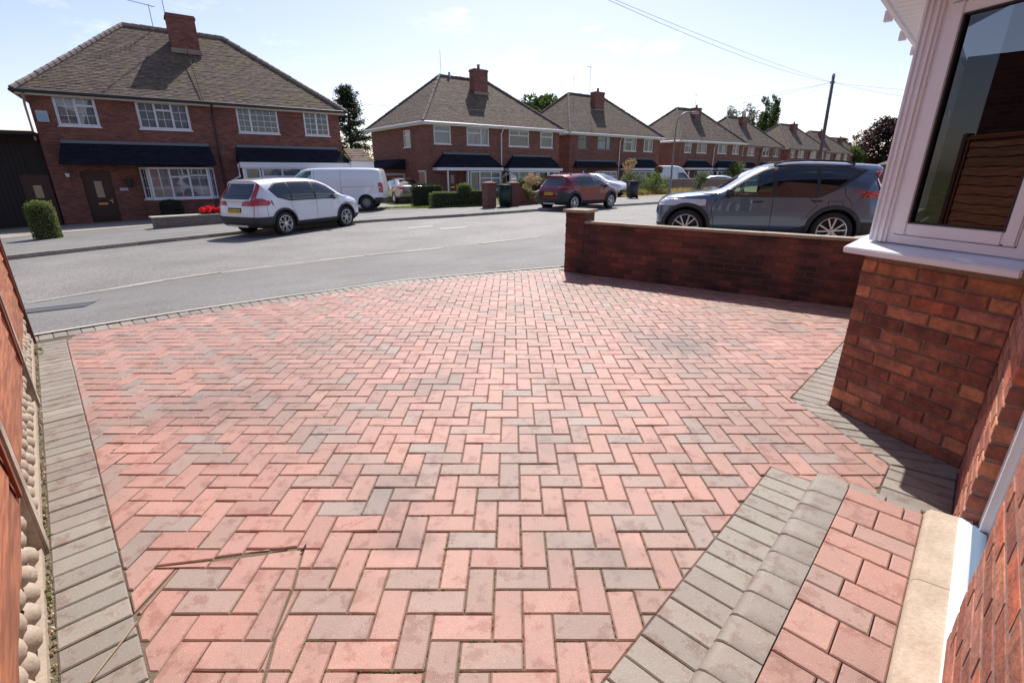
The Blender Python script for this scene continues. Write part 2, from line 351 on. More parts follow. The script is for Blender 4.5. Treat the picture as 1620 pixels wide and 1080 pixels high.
# ---------------------------------------------------------------- block paving
def paver_mat(name):
    m = bpy.data.materials.new(name); m.use_nodes = True; t = m.node_tree; p = t.nodes['Principled BSDF']; N = t.nodes.new; L = t.links.new
    g = N('ShaderNodeNewGeometry'); a = N('ShaderNodeAttribute'); a.attribute_name = 'col'
    # fine aggregate
    v = N('ShaderNodeTexVoronoi'); v.inputs['Scale'].default_value = 480; L(g.outputs[0], v.inputs['Vector'])
    e = N('ShaderNodeMapRange'); e.inputs[1].default_value = 0; e.inputs[2].default_value = 1; e.inputs[3].default_value = .80; e.inputs[4].default_value = 1.22; L(v.outputs['Color'], e.inputs[0])
    # pale specks
    v2 = N('ShaderNodeTexVoronoi'); v2.inputs['Scale'].default_value = 140; L(g.outputs[0], v2.inputs['Vector'])
    lt = N('ShaderNodeMath'); lt.operation = 'LESS_THAN'; lt.inputs[1].default_value = .13; L(v2.outputs['Distance'], lt.inputs[0])
    sx = N('ShaderNodeSeparateXYZ'); L(v2.outputs['Color'], sx.inputs[0]); gt = N('ShaderNodeMath'); gt.operation = 'GREATER_THAN'; gt.inputs[1].default_value = .72; L(sx.outputs[0], gt.inputs[0])
    ml = N('ShaderNodeMath'); ml.operation = 'MULTIPLY'; L(lt.outputs[0], ml.inputs[0]); L(gt.outputs[0], ml.inputs[1])
    # broad dirt / algae staining
    n = N('ShaderNodeTexNoise'); n.inputs['Scale'].default_value = .9; n.inputs['Detail'].default_value = 9; n.inputs['Roughness'].default_value = .66; L(g.outputs[0], n.inputs['Vector'])
    r = N('ShaderNodeMapRange'); r.inputs[1].default_value = .44; r.inputs[2].default_value = .68; r.inputs[3].default_value = 0; r.inputs[4].default_value = .8; L(n.outputs[0], r.inputs[0])
    n3 = N('ShaderNodeTexNoise'); n3.inputs['Scale'].default_value = 11; n3.inputs['Detail'].default_value = 7; n3.inputs['Roughness'].default_value = .7; L(g.outputs[0], n3.inputs['Vector'])
    r3 = N('ShaderNodeMapRange'); r3.inputs[1].default_value = .53; r3.inputs[2].default_value = .60; r3.inputs[3].default_value = 0; r3.inputs[4].default_value = .8; L(n3.outputs[0], r3.inputs[0])
    c1 = N('ShaderNodeVectorMath'); c1.operation = 'SCALE'; L(a.outputs['Color'], c1.inputs[0]); L(e.outputs[0], c1.inputs['Scale'])
    x1 = N('ShaderNodeMix'); x1.data_type = 'RGBA'; x1.inputs['B'].default_value = (.20, .145, .115, 1); L(r.outputs[0], x1.inputs['Factor']); L(c1.outputs[0], x1.inputs['A'])
    x2 = N('ShaderNodeMix'); x2.data_type = 'RGBA'; x2.blend_type = 'MULTIPLY'; x2.inputs['B'].default_value = (.74, .58, .54, 1); L(r3.outputs[0], x2.inputs['Factor']); L(x1.outputs['Result'], x2.inputs['A'])
    x3 = N('ShaderNodeMix'); x3.data_type = 'RGBA'; x3.inputs['B'].default_value = (.6, .55, .5, 1); L(ml.outputs[0], x3.inputs['Factor']); L(x2.outputs['Result'], x3.inputs['A'])
    cur = x3.outputs['Result']
    for (px_, py_, rr_, ff_) in ((1052, 540, .42, .6), (1090, 548, .25, .5), (618, 775, .22, .45), (700, 600, .3, .4), (860, 700, .25, .35), (1240, 520, .3, .4), (330, 640, .4, .4), (980, 880, .16, .4), (640, 850, .14, .45)):
        q_ = gpt(px_, py_, 0); dn = N('ShaderNodeVectorMath'); dn.operation = 'DISTANCE'; dn.inputs[1].default_value = (q_.x, q_.y, q_.z); L(g.outputs[0], dn.inputs[0])
        ad = N('ShaderNodeMath'); ad.operation = 'MULTIPLY_ADD'; ad.inputs[1].default_value = -rr_*2.2; L(n3.outputs[0], ad.inputs[0]); L(dn.outputs['Value'], ad.inputs[2])
        mr_ = N('ShaderNodeMapRange'); mr_.inputs[1].default_value = -rr_*.75; mr_.inputs[2].default_value = rr_*.05; mr_.inputs[3].default_value = ff_; mr_.inputs[4].default_value = 0; L(ad.outputs[0], mr_.inputs[0])
        xx = N('ShaderNodeMix'); xx.data_type = 'RGBA'; xx.inputs['B'].default_value = (.12, .095, .085, 1); L(mr_.outputs[0], xx.inputs['Factor']); L(cur, xx.inputs['A']); cur = xx.outputs['Result']
    L(cur, p.inputs['Base Color'])
    bp = N('ShaderNodeBump'); bp.inputs['Distance'].default_value = .0006; L(v.outputs['Distance'], bp.inputs['Height']); L(bp.outputs[0], p.inputs['Normal'])
    p.inputs['Roughness'].default_value = .58; p.inputs['Specular IOR Level'].default_value = .5
    return m
M_pav = paver_mat('block_paving')
def block(poly, z0, ztop, ch=.005, tilt=None):
    """chamfered prism of a counter-clockwise outline, top tilted a touch"""
    n = len(poly); a = poly; b = inset(poly, ch); cx = sum(p[0] for p in poly)/n; cy = sum(p[1] for p in poly)/n; tx, ty = tilt or (0, 0)
    zt = lambda p: ztop+terr_d(p[0], p[1])+(p[0]-cx)*tx+(p[1]-cy)*ty
    vs = [(p[0], p[1], zt(p)-.045) for p in a]+[(p[0], p[1], zt(p)-ch*.8) for p in a]+[(p[0], p[1], zt(p)) for p in b]
    fs = [tuple(range(2*n, 3*n))]
    for i in range(n):
        j = (i+1) % n; fs += [(i, j, n+j, n+i), (n+i, n+j, 2*n+j, 2*n+i)]
    return vs, fs
def terr_d(x, y): return -.007*y
drive = tag(mesh('driveway', *(lambda P: ([(p[0], p[1], -.007*p[1]-.007) for p in P], [tuple(range(len(P)))]))(
    [(-1.75, -.6), (-4.70, 4.02)]+[(p.x, p.y) for p in DE]+[(3.95, 5.43), (5.6, 4.3), sn(4.6, -.2), sn(-.6, -.2)][:]), M_soil), kind='structure')
if drive.data.polygons[0].normal.z < 0: drive.data.flip_normals()
lb = Vector((-3.155, 3.299)).normalized(); lo = Vector((-lb.y, lb.x))   # left border direction; lo points to the fence side
IB = lambda t, off=0: Vector((-1.079, 1.012))+lb*t+lo*off
DEin = [p-Vector((-(DE[min(i+1, len(DE)-1)]-DE[max(i-1, 0)]).normalized().y, (DE[min(i+1, len(DE)-1)]-DE[max(i-1, 0)]).normalized().x))*.2 for i, p in enumerate(DE)]
region = [tuple(IB(4.30, .0)), tuple(IB(-1.6)), sn(-.9, .505), sn(2.468, .505), sn(2.472, .07), sn(2.93, .062), sn(3.44, .675), sn(5.9, .675), (3.88, 5.30), (.86, 7.46)]
top = [tuple(p) for p in DEin if p.x < .8 and (p-IB(4.54)).dot(-lo) > .0]
region += [tuple(p) for p in reversed(top)] if top[0][0] < top[-1][0] else top
RED = [(.375, .192, .152), (.39, .205, .16), (.355, .184, .146), (.40, .215, .169), (.365, .198, .16), (.345, .186, .152)]
DUL = [(.315, .20, .162), (.30, .20, .166), (.325, .195, .157), (.27, .205, .175)]
GRY = [(.245, .218, .18), (.262, .234, .193), (.225, .202, .17), (.252, .224, .186)]
U = .1016; X0 = .037; Y0 = 1.049

cells = []
for r in range(-22, 74):
    for c in range(-62, 60):
        k = (c+r) % 4
        if k == 0: q = (c, r, 1, 2)
        elif k == 2: q = (c, r, 2, 1)
        else: continue
        x0 = X0+q[0]*U; y0 = Y0+q[1]*U; x1 = x0+q[2]*U; y1 = y0+q[3]*U
        win = [(x0, y0), (x1, y0), (x1, y1), (x0, y1)]
        if y1 < .2: continue
        P = clean(clip(region, win))
        if len(P) < 3: continue
        ar = area(P)
        if ar < 0: P = P[::-1]; ar = -ar
        if ar < .0007: continue
        cells.append((math.hypot((x0+x1)/2, (y0+y1)/2) if .75 < y0 else 50, P, ar > .0199, (x0, y0, q[2])))
# old cuts through the blocks near the left border
CUTS = [((218, 978), (240, 938), .002), ((241, 938), (278, 897), .0025), ((258, 893), (350, 882), .004), ((350, 881), (425, 871), .0095), ((425, 872), (484, 863), .003), ((479, 868), (463, 925), .002), ((463, 925), (440, 985), .0028), ((440, 985), (414, 1082), .0022)]
CUTS = [(gpt(*a), gpt(*b), g_) for a, b, g_ in CUTS]
nc_ = []
for c in cells:
    Ps = [(c[1], 0)]
    for a, b, g_ in CUTS:
        a2 = Vector((a.x, a.y)); b2 = Vector((b.x, b.y)); d = (b2-a2); Ln = d.length; d.normalize(); nv = Vector((-d.y, d.x)); out = []
        for P, e in Ps:
            tt = [((Vector(p)-a2).dot(d), (Vector(p)-a2).dot(nv)) for p in P]; mid = sum(t[0] for t in tt)/len(tt)
            if min(t[1] for t in tt) < -.004 and max(t[1] for t in tt) > .004 and -.02 < mid < Ln+.02:
                big = 9; A_ = a2-d*big; B_ = b2+d*big
                for sg in (1, -1):
                    o_ = nv*g_*sg; W4 = [A_+o_, B_+o_, B_+o_+nv*big*sg, A_+o_+nv*big*sg]
                    if sg < 0: W4 = W4[::-1]
                    Q = clean(clip(P, [tuple(w) for w in W4]))
                    if len(Q) > 2 and area(Q) > .0004: out.append((Q, 1))
            else: out.append((P, e))
        Ps = out
    for P, e in Ps: nc_.append((c[0], P, c[2] and not e, c[3]))
cells = nc_
cells.sort(key=lambda c: c[0])
def tint(x, y):
    # worn, pinker centre of the drive; duller blocks in drifts
    pr = .13+.18*(math.sin(x*1.3+y*.7)*math.sin(y*.9-x*.5) > .35)+.16*(x < -1.6)
    b = R.choice(DUL) if R.random() < pr else R.choice(RED)
    f = R.uniform(.91, 1.09); return tuple(v*f for v in b)
proto = {}
rest = MB()
for i, (d, P, full, key) in enumerate(cells):
    g2 = R.uniform(.0012, .0025); Q = inset(P, g2); tl = (R.gauss(0, .008), R.gauss(0, .008)); dz = R.gauss(0, .0012)
    c = tint(P[0][0], P[0][1])
    if i < 300:
        cx = sum(p[0] for p in Q)/len(Q); cy = sum(p[1] for p in Q)/len(Q)
        if full:
            cx = key[0]+U*(1 if key[2] == 2 else .5); cy = key[1]+U*(.5 if key[2] == 2 else 1)
            kk = (key[2], R.randrange(28))
            if kk not in proto:
                w, h = (2*U, U) if key[2] == 2 else (U, 2*U)
                B0 = inset([(-w/2, -h/2), (w/2, -h/2), (w/2, h/2), (-w/2, h/2)], g2)
                vs, fs = block(B0, .0, 0, .005, tl); vs = [(v[0], v[1], v[2]) for v in vs]
                me = bpy.data.meshes.new('paving_block'); me.from_pydata(vs, [], fs); me.materials.append(M_pav)
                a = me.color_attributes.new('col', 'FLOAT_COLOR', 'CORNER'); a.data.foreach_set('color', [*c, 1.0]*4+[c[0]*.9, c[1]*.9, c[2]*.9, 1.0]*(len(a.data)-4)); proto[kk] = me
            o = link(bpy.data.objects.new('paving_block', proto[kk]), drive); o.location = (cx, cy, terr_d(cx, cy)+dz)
        else:
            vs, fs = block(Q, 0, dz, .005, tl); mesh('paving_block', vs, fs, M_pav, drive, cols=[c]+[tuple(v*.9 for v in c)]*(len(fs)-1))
    else:
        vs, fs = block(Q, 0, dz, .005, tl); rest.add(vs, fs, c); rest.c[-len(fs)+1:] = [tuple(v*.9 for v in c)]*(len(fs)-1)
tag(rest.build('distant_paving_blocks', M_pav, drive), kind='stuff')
# the thin dark gap lower left is the widest of the cuts above
def gblock(P, name='border_block', parent=None, dz=0, c=None, z=0, ch=.005, g=None):
    P = list(P)
    if area(P) < 0: P = P[::-1]
    Q = inset(P, g or R.uniform(.0018, .0036)); f = R.uniform(.9, 1.1); c = c or tuple(v*f for v in R.choice(GRY))
    vs, fs = block(Q, 0, z+R.gauss(0, .0008), ch, (R.gauss(0, .004), R.gauss(0, .004)))
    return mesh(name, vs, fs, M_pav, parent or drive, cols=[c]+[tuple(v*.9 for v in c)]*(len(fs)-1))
# left soldier course
t = -1.2
while t < 4.38:
    gblock([IB(t), IB(t+.102), IB(t+.102, .2), IB(t, .2)]); t += .102
# far edge, single stretcher row following the curve
DEo = DE; P = resample([Vector((-4.55, 4.22))]+DE[2:], 65)
for i in range(len(P)-1):
    a, b = P[i], P[i+1]; d = (b-a).normalized(); nv = Vector((d.y, -d.x))*.2
    gblock([a, b, b+nv, a+nv][::-1])
E1 = resample([Vector((-4.62, 4.15))]+DE[1:], 80); E2 = [p+Vector((-(E1[min(i+1, 79)]-E1[max(i-1, 0)]).normalized().y, (E1[min(i+1, 79)]-E1[max(i-1, 0)]).normalized().x))*.05 for i, p in enumerate(E1)]
strip('drive_edging', E1, E2, .012, M_kerbP, 1)
# border round the bay
s = 3.46
while s < 5.7:
    gblock([sn(s, .47), sn(s+.1, .47), sn(s+.1, .675), sn(s, .675)], name='bay_border_block'); s += .102
v0 = Vector((3.502, .467)); v1 = Vector((3.14, -.2)); o0 = Vector((3.44, .675)); o1 = Vector((2.93, .062))
gblock([sn(3.502, .47), sn(3.46, .47), sn(3.44, .675), sn(3.45, .675)][::-1], name='bay_border_block') if False else None
for i in range(8):
    a = v0.lerp(Vector((3.10, -.26)), i/8); b = v0.lerp(Vector((3.10, -.26)), (i+1)/8); c = o0.lerp(o1, i/8); d = o0.lerp(o1, (i+1)/8)
    gblock([sn(*a), sn(*c), sn(*d), sn(*b)], name='bay_border_block')
s = 2.98
while s > 2.36:
    e = s-.102; gblock([sn(e, -.2), sn(s, -.2), sn(s if s < 2.95 else 2.93, .065), sn(e, .065)], name='bay_border_block'); s = e
gblock([sn(2.985, -.2), sn(3.11, -.2), sn(3.09, -.235), sn(2.94, .05)][:2]+[sn(2.95, .05)], name='bay_border_block')
# thin pale line of concrete haunching against the pavement
# ================================================================ OWN HOUSE (local axes: x = s, y = n, z up)
M_brick = mat('brick', (.38, .13, .075), .85, var=.3, bump=.006, bscale=55, attr=True, world=True, col2=(.24, .085, .055), scale=14)
M_oldbrick = mat('old_brick', (.20, .064, .045), .85, var=.35, bump=.004, bscale=50, attr=True, world=True, col2=(.055, .028, .026), scale=2.2, c2pos=(.36, .64), detail=8)
M_mortar = mat('mortar', (.21, .145, .11), .95, var=.25, bump=.004, bscale=70, world=True)
M_oldmortar = mat('old_mortar', (.11, .06, .05), .95, var=.3, bump=.004, bscale=70, world=True)
M_upvc = mat('white_upvc', (.80, .83, .88), .28, spec=.5, var=.03, bscale=5)
M_stone = mat('threshold_stone', (.46, .37, .28), .85, var=.18, bump=.0025, bscale=90, world=True, col2=(.38, .30, .22), scale=7)
M_blue = mat('blue_film', (.12, .18, .26), .35)
M_rubber = mat('rubber', (.02, .02, .022), .6)
M_dark = mat('dark_interior', (.03, .03, .033), .9)
def brick_mesh(mt, name, L=.215, H=.065, D=.1, c=(1, 1, 1), j=.0015):
    bm = bmesh.new(); bmesh.ops.create_cube(bm, size=1)
    for v in bm.verts: v.co = Vector((v.co.x*L+R.uniform(-j, j), v.co.y*D, v.co.z*H+R.uniform(-j, j)))
    bmesh.ops.bevel(bm, geom=bm.edges[:], offset=.0045, segments=1, affect='EDGES')
    me = bpy.data.meshes.new(name); bm.to_mesh(me); bm.free(); me.materials.append(mt)
    a = me.color_attributes.new('col', 'FLOAT_COLOR', 'CORNER'); a.data.foreach_set('color', [*c, 1.0]*len(a.data)); return me
def variants(mt, name, tones, n, L, D=.1):
    o = []
    for i in range(n):
        b = R.choice(tones); f = R.uniform(.8, 1.2); o.append(brick_mesh(mt, name, L, c=tuple(v*f for v in b), D=D))
    return o
def lay(parent, T, rz, a0, a1, z0, n, mats, D=.1, first=0, name='brick', tilt=0):
    """stretcher bond: T(a) -> (x, y) of the outer face; rz its direction"""
    full, half, cnt = mats[0], mats[1], 0
    nx, ny = -math.sin(rz), math.cos(rz)
    for k in range(n):
        a = a0 - (.1125 if (k+first) % 2 else 0)
        while a < a1-.02:
            b = a+.215; lo_ = max(a, a0); hi = min(b, a1)
            if hi-lo_ > .03:
                me = R.choice(full) if hi-lo_ > .2 else R.choice(half); x, y = T((lo_+hi)/2)
                off = D/2+R.uniform(-JIT, JIT)
                o = bpy.data.objects.new(name, me); link(o, parent); o.location = (x-nx*off*SGN, y-ny*off*SGN, z0+k*.075+.0325+.005)
                o.rotation_euler = (0, 0, rz)
                w = .215 if hi-lo_ > .2 else .1025
                if abs(hi-lo_-w) > .004: o.scale = ((hi-lo_)/w, 1, 1)
                cnt += 1
            a += .225
    return cnt
TB = [(1, 1, 1), (1.1, 1.2, 1.15), (.62, .6, .66), (1.25, 1.45, 1.25), (.7, .62, .65), (1.1, .85, .75), (.9, .95, 1.0), (1.0, 1.15, 1.3), (.8, .72, .7)]
BF = variants(M_brick, 'brick', TB, 16, .215); BH = variants(M_brick, 'brick', TB, 10, .1025)
house = tag(empty('brick_house', (0, 0, 0), TH), 'red brick house close on the right with white splayed bay window over a brick base', 'house')
Cc = Vector((3.502, .467)); Dd = Vector((3.14, -.2)); ee = (Dd-Cc).normalized(); nn_ = Vector((-.88, .478)).normalized()
def TS(a, d=0): v = Cc+ee*a+nn_*d; return (v.x, v.y)
SGN = 1; JIT = .0025
rz = math.atan2(-ee.y, -ee.x)     # normal (-sin, cos) points outwards
lay(house, lambda a: TS(.758-a), rz, 0, .758, -.03, 13, (BF, BH))
m = MB(); q = [TS(-.0, -.008), TS(.80, -.008), TS(.80, -.1), TS(.0, -.1)]
m.prism([Vector(p) for p in q][::-1], -.05, .975)
# bay front below the sill, and its far cheek
m.build('mortar', M_mortar, house)
M_wallb = brick_mat('house_brickwork', (.30, .10, .06), (.20, .065, .045), (.24, .17, .13))
m = MB(); m.box(3.506, 5.75, .37, .465, -.1, .973); m.box(5.65, 5.75, -.2, .37, -.1, .973); m.build('bay_base', M_wallb, house)
JIT = .0007
# front wall: bricks where they can be told apart, plain brickwork elsewhere
lay(house, lambda a: (a, -.2), 0, 2.335, 3.14, -.03, 16, (BF, BH))
lay(house, lambda a: (a, -.2), 0, .62, 1.612, -.03, 14, (BF, BH), first=1)
m = MB(); m.box(2.339, 3.2, -.3, -.2045, -.1, 1.17); m.box(.6, 1.608, -.3, -.202, -.1, 1.02); m.build('mortar', M_mortar, house)
m = MB(); m.box(-2.5, .6, -.3, -.2, -.1, 5.2); m.box(.6, 1.612, -.3, -.2, 1.02, 5.2); m.box(2.335, 3.14, -.3, -.2, 1.17, 5.2); m.box(1.612, 2.335, -.3, -.2, 2.16, 5.2)
m.box(3.14, 5.7, -.3, -.2, 2.32, 5.2); m.box(5.7, 7.2, -.3, -.2, -.1, 5.2); m.box(7.1, 7.2, -7, -.3, -.1, 5.2); m.box(-2.5, -2.4, -7, -.3, -.1, 5.2); m.build('wall', M_wallb, house)
JIT = .002
# sill of the bay
m = MB()
def ob(m, a0, a1, d0, d1, z0, z1, mi=0, zs=0):
    P = [TS(a0, d0), TS(a1, d0), TS(a1, d1), TS(a0, d1)]
    vs = [(p[0], p[1], z0) for p in P]+[(P[0][0], P[0][1], z1), (P[1][0], P[1][1], z1), (P[2][0], P[2][1], z1-zs), (P[3][0], P[3][1], z1-zs)]
    m.add(vs, [(0, 1, 2, 3), (7, 6, 5, 4), (4, 5, 1, 0), (5, 6, 2, 1), (6, 7, 3, 2), (7, 4, 0, 3)], mi=mi)
def sillpoly(o, k=0): return [Vector(TS(.775, o)), Vector((3.502+nn_.x*o-o*.30, .467+o)) , Vector((5.8, .467+o)), Vector((5.8, .35)), Vector((3.56, .35)), Vector(TS(.775, -.06))]
so = .095; P0 = sillpoly(so); P0 = [tuple(p) for p in P0]
n = len(P0); vs = [(p[0], p[1], .985) for p in P0]+[(p[0], p[1], 1.02) for p in P0[:3]]+[(p[0], p[1], 1.065) for p in P0[3:]]
fs = [tuple(range(n)), tuple(range(2*n-1, n-1, -1))]+[(i, n+i, n+(i+1) % n, (i+1) % n) for i in range(n)]
sl = mesh('window_sill', vs, fs, M_upvc, house)
bm = bmesh.new(); bm.from_mesh(sl.data); bmesh.ops.recalc_face_normals(bm, faces=bm.faces[:]); bmesh.ops.bevel(bm, geom=bm.edges[:], offset=.006, segments=2, affect='EDGES'); bm.to_mesh(sl.data); bm.free()
# side light of the bay: post, ribs, sash, glass
zb, zt = 1.055, 2.27
m = MB()
ob(m, .0, .095, -.07, .0, zb, zt)
for a in (.006, .034, .066): ob(m, a, a+.012, .0, .010, zb, zt)
ob(m, .095, .125, -.07, -.012, zb, zt); ob(m, .68, .758, -.07, -.004, zb, zt); ob(m, .125, .68, -.07, -.012, zb, zb+.045); ob(m, .125, .68, -.07, -.012, 2.2, zt)
post = m.build('window_frame', M_upvc, house)
m = MB()
for (a0, a1, z0, z1) in ((.128, .192, zb+.05, 2.195), (.62, .677, zb+.05, 2.195), (.192, .62, zb+.05, zb+.115), (.192, .62, 2.135, 2.195)):
    ob(m, a0, a1, -.06, .004, z0, z1)
sash = m.build('sash', M_upvc, post)
bm = bmesh.new(); bm.from_mesh(sash.data); bmesh.ops.recalc_face_normals(bm, faces=bm.faces[:]); bmesh.ops.bevel(bm, geom=bm.edges[:], offset=.007, segments=2, affect='EDGES'); bm.to_mesh(sash.data); bm.free()
m = MB(); ob(m, .19, .2, -.035, .0, zb+.113, 2.137); ob(m, .612, .622, -.035, .0, zb+.113, 2.137); ob(m, .2, .612, -.035, .0, zb+.112, zb+.12); ob(m, .2, .612, -.035, .0, 2.13, 2.138); m.build('gasket', M_rubber, post)
G_bay = glass_mat('bay_glass', (.14, .15, .16), refl=.5); G_bayf = glass_mat('bay_front_glass', (.55, .58, .6))
p = [TS(.192, -.02), TS(.62, -.02)]
mesh('pane', [(p[0][0], p[0][1], zb+.115), (p[1][0], p[1][1], zb+.115), (p[1][0], p[1][1], 2.136), (p[0][0], p[0][1], 2.136)], [(0, 1, 2, 3)], G_bay, post)
m = MB(); ob(m, .235, .25, -.075, -.05, 1.62, 1.75); ob(m, .228, .257, -.07, -.06, 1.6, 1.66); m.build('window_handle', M_rubber, post)
# bay front lights
m = MB()
for s in (3.51, 4.22, 4.96, 5.68): m.box(s, s+.07, .40, .465, zb, zt)
m.box(3.51, 5.75, .40, .465, zb, zb+.07); m.box(3.51, 5.75, .40, .465, 2.2, zt); m.box(3.51, 5.75, .41, .46, 1.85, 1.9)
m.box(5.68, 5.75, -.2, .40, zb, zb+.08); m.box(5.68, 5.75, -.2, .40, 2.19, zt)
fr = m.build('window_frame', M_upvc, house)
for a, b in ((3.58, 4.22), (4.29, 4.96), (5.03, 5.68)):
    mesh('pane', [(a, .43, zb+.07), (b, .43, zb+.07), (b, .43, 1.85), (a, .43, 1.85)], [(0, 1, 2, 3)], G_bayf, fr)
    mesh('pane', [(a, .43, 1.9), (b, .43, 1.9), (b, .43, 2.2), (a, .43, 2.2)], [(0, 1, 2, 3)], G_bayf, fr)
# room behind
m = MB(); Z0, Z1 = .1, 2.5
vs = [(2.9, -.32, Z0), (6.4, -.32, Z0), (6.4, -4.2, Z0), (2.9, -4.2, Z0), (2.9, -.32, Z1), (6.4, -.32, Z1), (6.4, -4.2, Z1), (2.9, -4.2, Z1)]
m.add(vs, [(0, 1, 2, 3), (4, 7, 6, 5), (1, 5, 6, 2), (2, 6, 7, 3), (3, 7, 4, 0)]); m.build('room', mat('room_paint', (.10, .095, .09), .9), house)
m = MB()
for i in range(9): m.box(5.60+.006*(i % 2), 5.612+.006*(i % 2), -.2+i*.065, -.2+i*.065+.075, .98, 2.28)
m.box(5.60, 5.63, -2.2, -.2, .1, 2.45); m.build('blocking_blind', mat('charcoal_blind', (.025, .025, .03), .9), house)  # dark blind and panel added to close the far cheek, keeping the glass dark
m = MB(); m.box(3.62, 5.58, -.2, .36, .93, .975); m.build('inner_sill', mat('cream_paint', (.3, .29, .28), .6), house)
# canopy roof, fascia, soffit boards, brackets
fz = 2.30; fo = .645
m = MB()
fpts = [TS(.80, .20), (3.43-.08, fo+.02), (5.95, fo+.02), (5.95, -.2)]
def fascia_run(m, a, b, z0, z1, th):
    a = Vector(a); b = Vector(b); d = (b-a).normalized(); nv = Vector((d.y, -d.x))*th
    m.prism([a, b, b+nv, a+nv], z0, z1)
fascia_run(m, fpts[0], fpts[1], fz-.02, fz+.15, .02); fascia_run(m, fpts[1], fpts[2], fz-.02, fz+.15, .02)
fascia_run(m, (fpts[1][0]-.0, fpts[1][1]+.028), (5.95, fo+.048), fz+.02, fz+.07, .03)
fs_ = m.build('fascia', M_upvc, house)
s = 3.40
while s < 5.9:
    m = MB(); m.box(s+.003, s+.097, .44, fo-.0, fz, fz+.008); m.build('soffit_board', M_upvc, house); s += .1
for i in range(8):
    a = i*.1; m = MB(); ob(m, a+.003, a+.097, -.03, .17, fz, fz+.008); m.build('soffit_board', M_upvc, house)
for s in (3.9, 4.5, 5.1):
    m = MB(); m.box(s, s+.04, fo+.02, fo+.06, fz-.035, fz+.02); m.build('gutter_bracket', M_upvc, house)
M_canopy = mat('canopy_tile', (.035, .036, .042), .7, var=.3, bump=.004, bscale=30)
m = MB(); vs = [(3.2, fo+.05, fz+.15), (5.98, fo+.05, fz+.15), (5.98, -.2, fz+.6), (3.0, -.2, fz+.6), (3.0, -.2, fz+.15)]
m.add(vs, [(0, 1, 2, 3), (0, 3, 4)]); m.build('canopy', M_canopy, house)
# doorway between the jambs: threshold stone, sill, film, frame, door
m = bmesh.new()
prof = [(-.205, 0-.03), (-.102, -.03), (-.096, .10), (-.103, .125), (-.115, .137), (-.205, .147)]
def extr(name, prof, s0, s1, mt, parent, nseg=1, ch=None, cutp=None):
    vs = []; fs = []; k = len(prof)
    for i in range(nseg+1):
        s = s0+(s1-s0)*i/nseg
        vs += [(s, p[0], p[1]) for p in prof]
    for i in range(nseg):
        for j in range(k): fs.append((i*k+j, i*k+(j+1) % k, (i+1)*k+(j+1) % k, (i+1)*k+j))
    fs += [tuple(range(k-1, -1, -1)), tuple(nseg*k+j for j in range(k))]
    bm = bmesh.new(); V = [bm.verts.new(v) for v in vs]; [bm.faces.new([V[i] for i in f]) for f in fs]
    bmesh.ops.recalc_face_normals(bm, faces=bm.faces[:])
    return bmobj(name, bm, mt, parent, sharp=rad(35))
m.free()
th = extr('threshold', prof, 1.86, 2.345, M_stone, house); extr('threshold', prof, 1.2, 1.857, M_stone, house)
extr('door_sill', [(-.235, .10), (-.198, .10), (-.196, .150), (-.235, .158)], 1.2, 2.335, M_upvc, house)
extr('protective_film', [(-.272, .12), (-.236, .12), (-.236, .162), (-.272, .170)], 1.2, 2.30, M_blue, house)
m = MB()
for a, b in ((2.262, 2.335), (1.62, 1.67)):
    m.box(a, b, -.385, -.252, .15, 2.16); m.box(a+(.0 if a > 2 else .05)-.012, a+(.0 if a > 2 else .05), -.33, -.275, .15, 2.16)
m.box(1.62, 2.335, -.33, -.255, 2.10, 2.16); m.box(1.6, 2.34, -.33, -.2, 2.14, 2.17)
dfr = m.build('door_frame', M_upvc, house)
m = MB(); m.box(1.69, 2.255, -.40, -.36, .17, 2.09); m.build('front_door', mat('door_grey', (.12, .125, .13), .35), house)
# bay side of the doorway: black gasket line
m = MB(); m.box(2.246, 2.262, -.375, -.34, .15, 2.1); m.build('door_seal', M_rubber, house)
m = MB(); m.box(-2.6, 7.3, .2, .35, 5.1, 5.25); m.add([(-2.6, .35, 5.25), (7.3, .35, 5.25), (7.3, -3.8, 8), (-2.6, -3.8, 8), (-2.6, -8, 5.25), (7.3, -8, 5.25)], [(0, 1, 2, 3), (3, 2, 5, 4)]); m.build('roof', M_canopy, house)

# ---------------------------------------------------------------- step in front of the door
step = tag(empty('door_step', (0, 0, 0), TH), 'raised doorstep of pink blocks edged with grey rounded kerb blocks', 'step')
def lblock(name, x0, x1, y0, y1, z, c, parent, ch=.005, g=.0019):
    P = inset([(x0, y0), (x1, y0), (x1, y1), (x0, y1)], g); n = 4; b = inset(P, ch); tx, ty = R.gauss(0, .004), R.gauss(0, .004)
    zt = lambda p: z+(p[0]-x0)*tx+(p[1]-y0)*ty
    vs = [(p[0], p[1], z-.06) for p in P]+[(p[0], p[1], zt(p)-ch*.8) for p in P]+[(p[0], p[1], zt(p)) for p in b]
    fs = [tuple(range(8, 12))]
    for i in range(4):
        j = (i+1) % 4; fs += [(i, j, 4+j, 4+i), (4+i, 4+j, 8+j, 8+i)]
    return mesh(name, vs, fs, M_pav, parent, cols=[c]*len(fs))
s = 2.465
while s > .5:
    f = R.uniform(.92, 1.08); lblock('edging_block', s-.102, s, .308, .505, -.007*s*.6+.004, tuple(v*f for v in R.choice(GRY)), step); s -= .102
GK = (.215, .190, .160)
s = 2.34
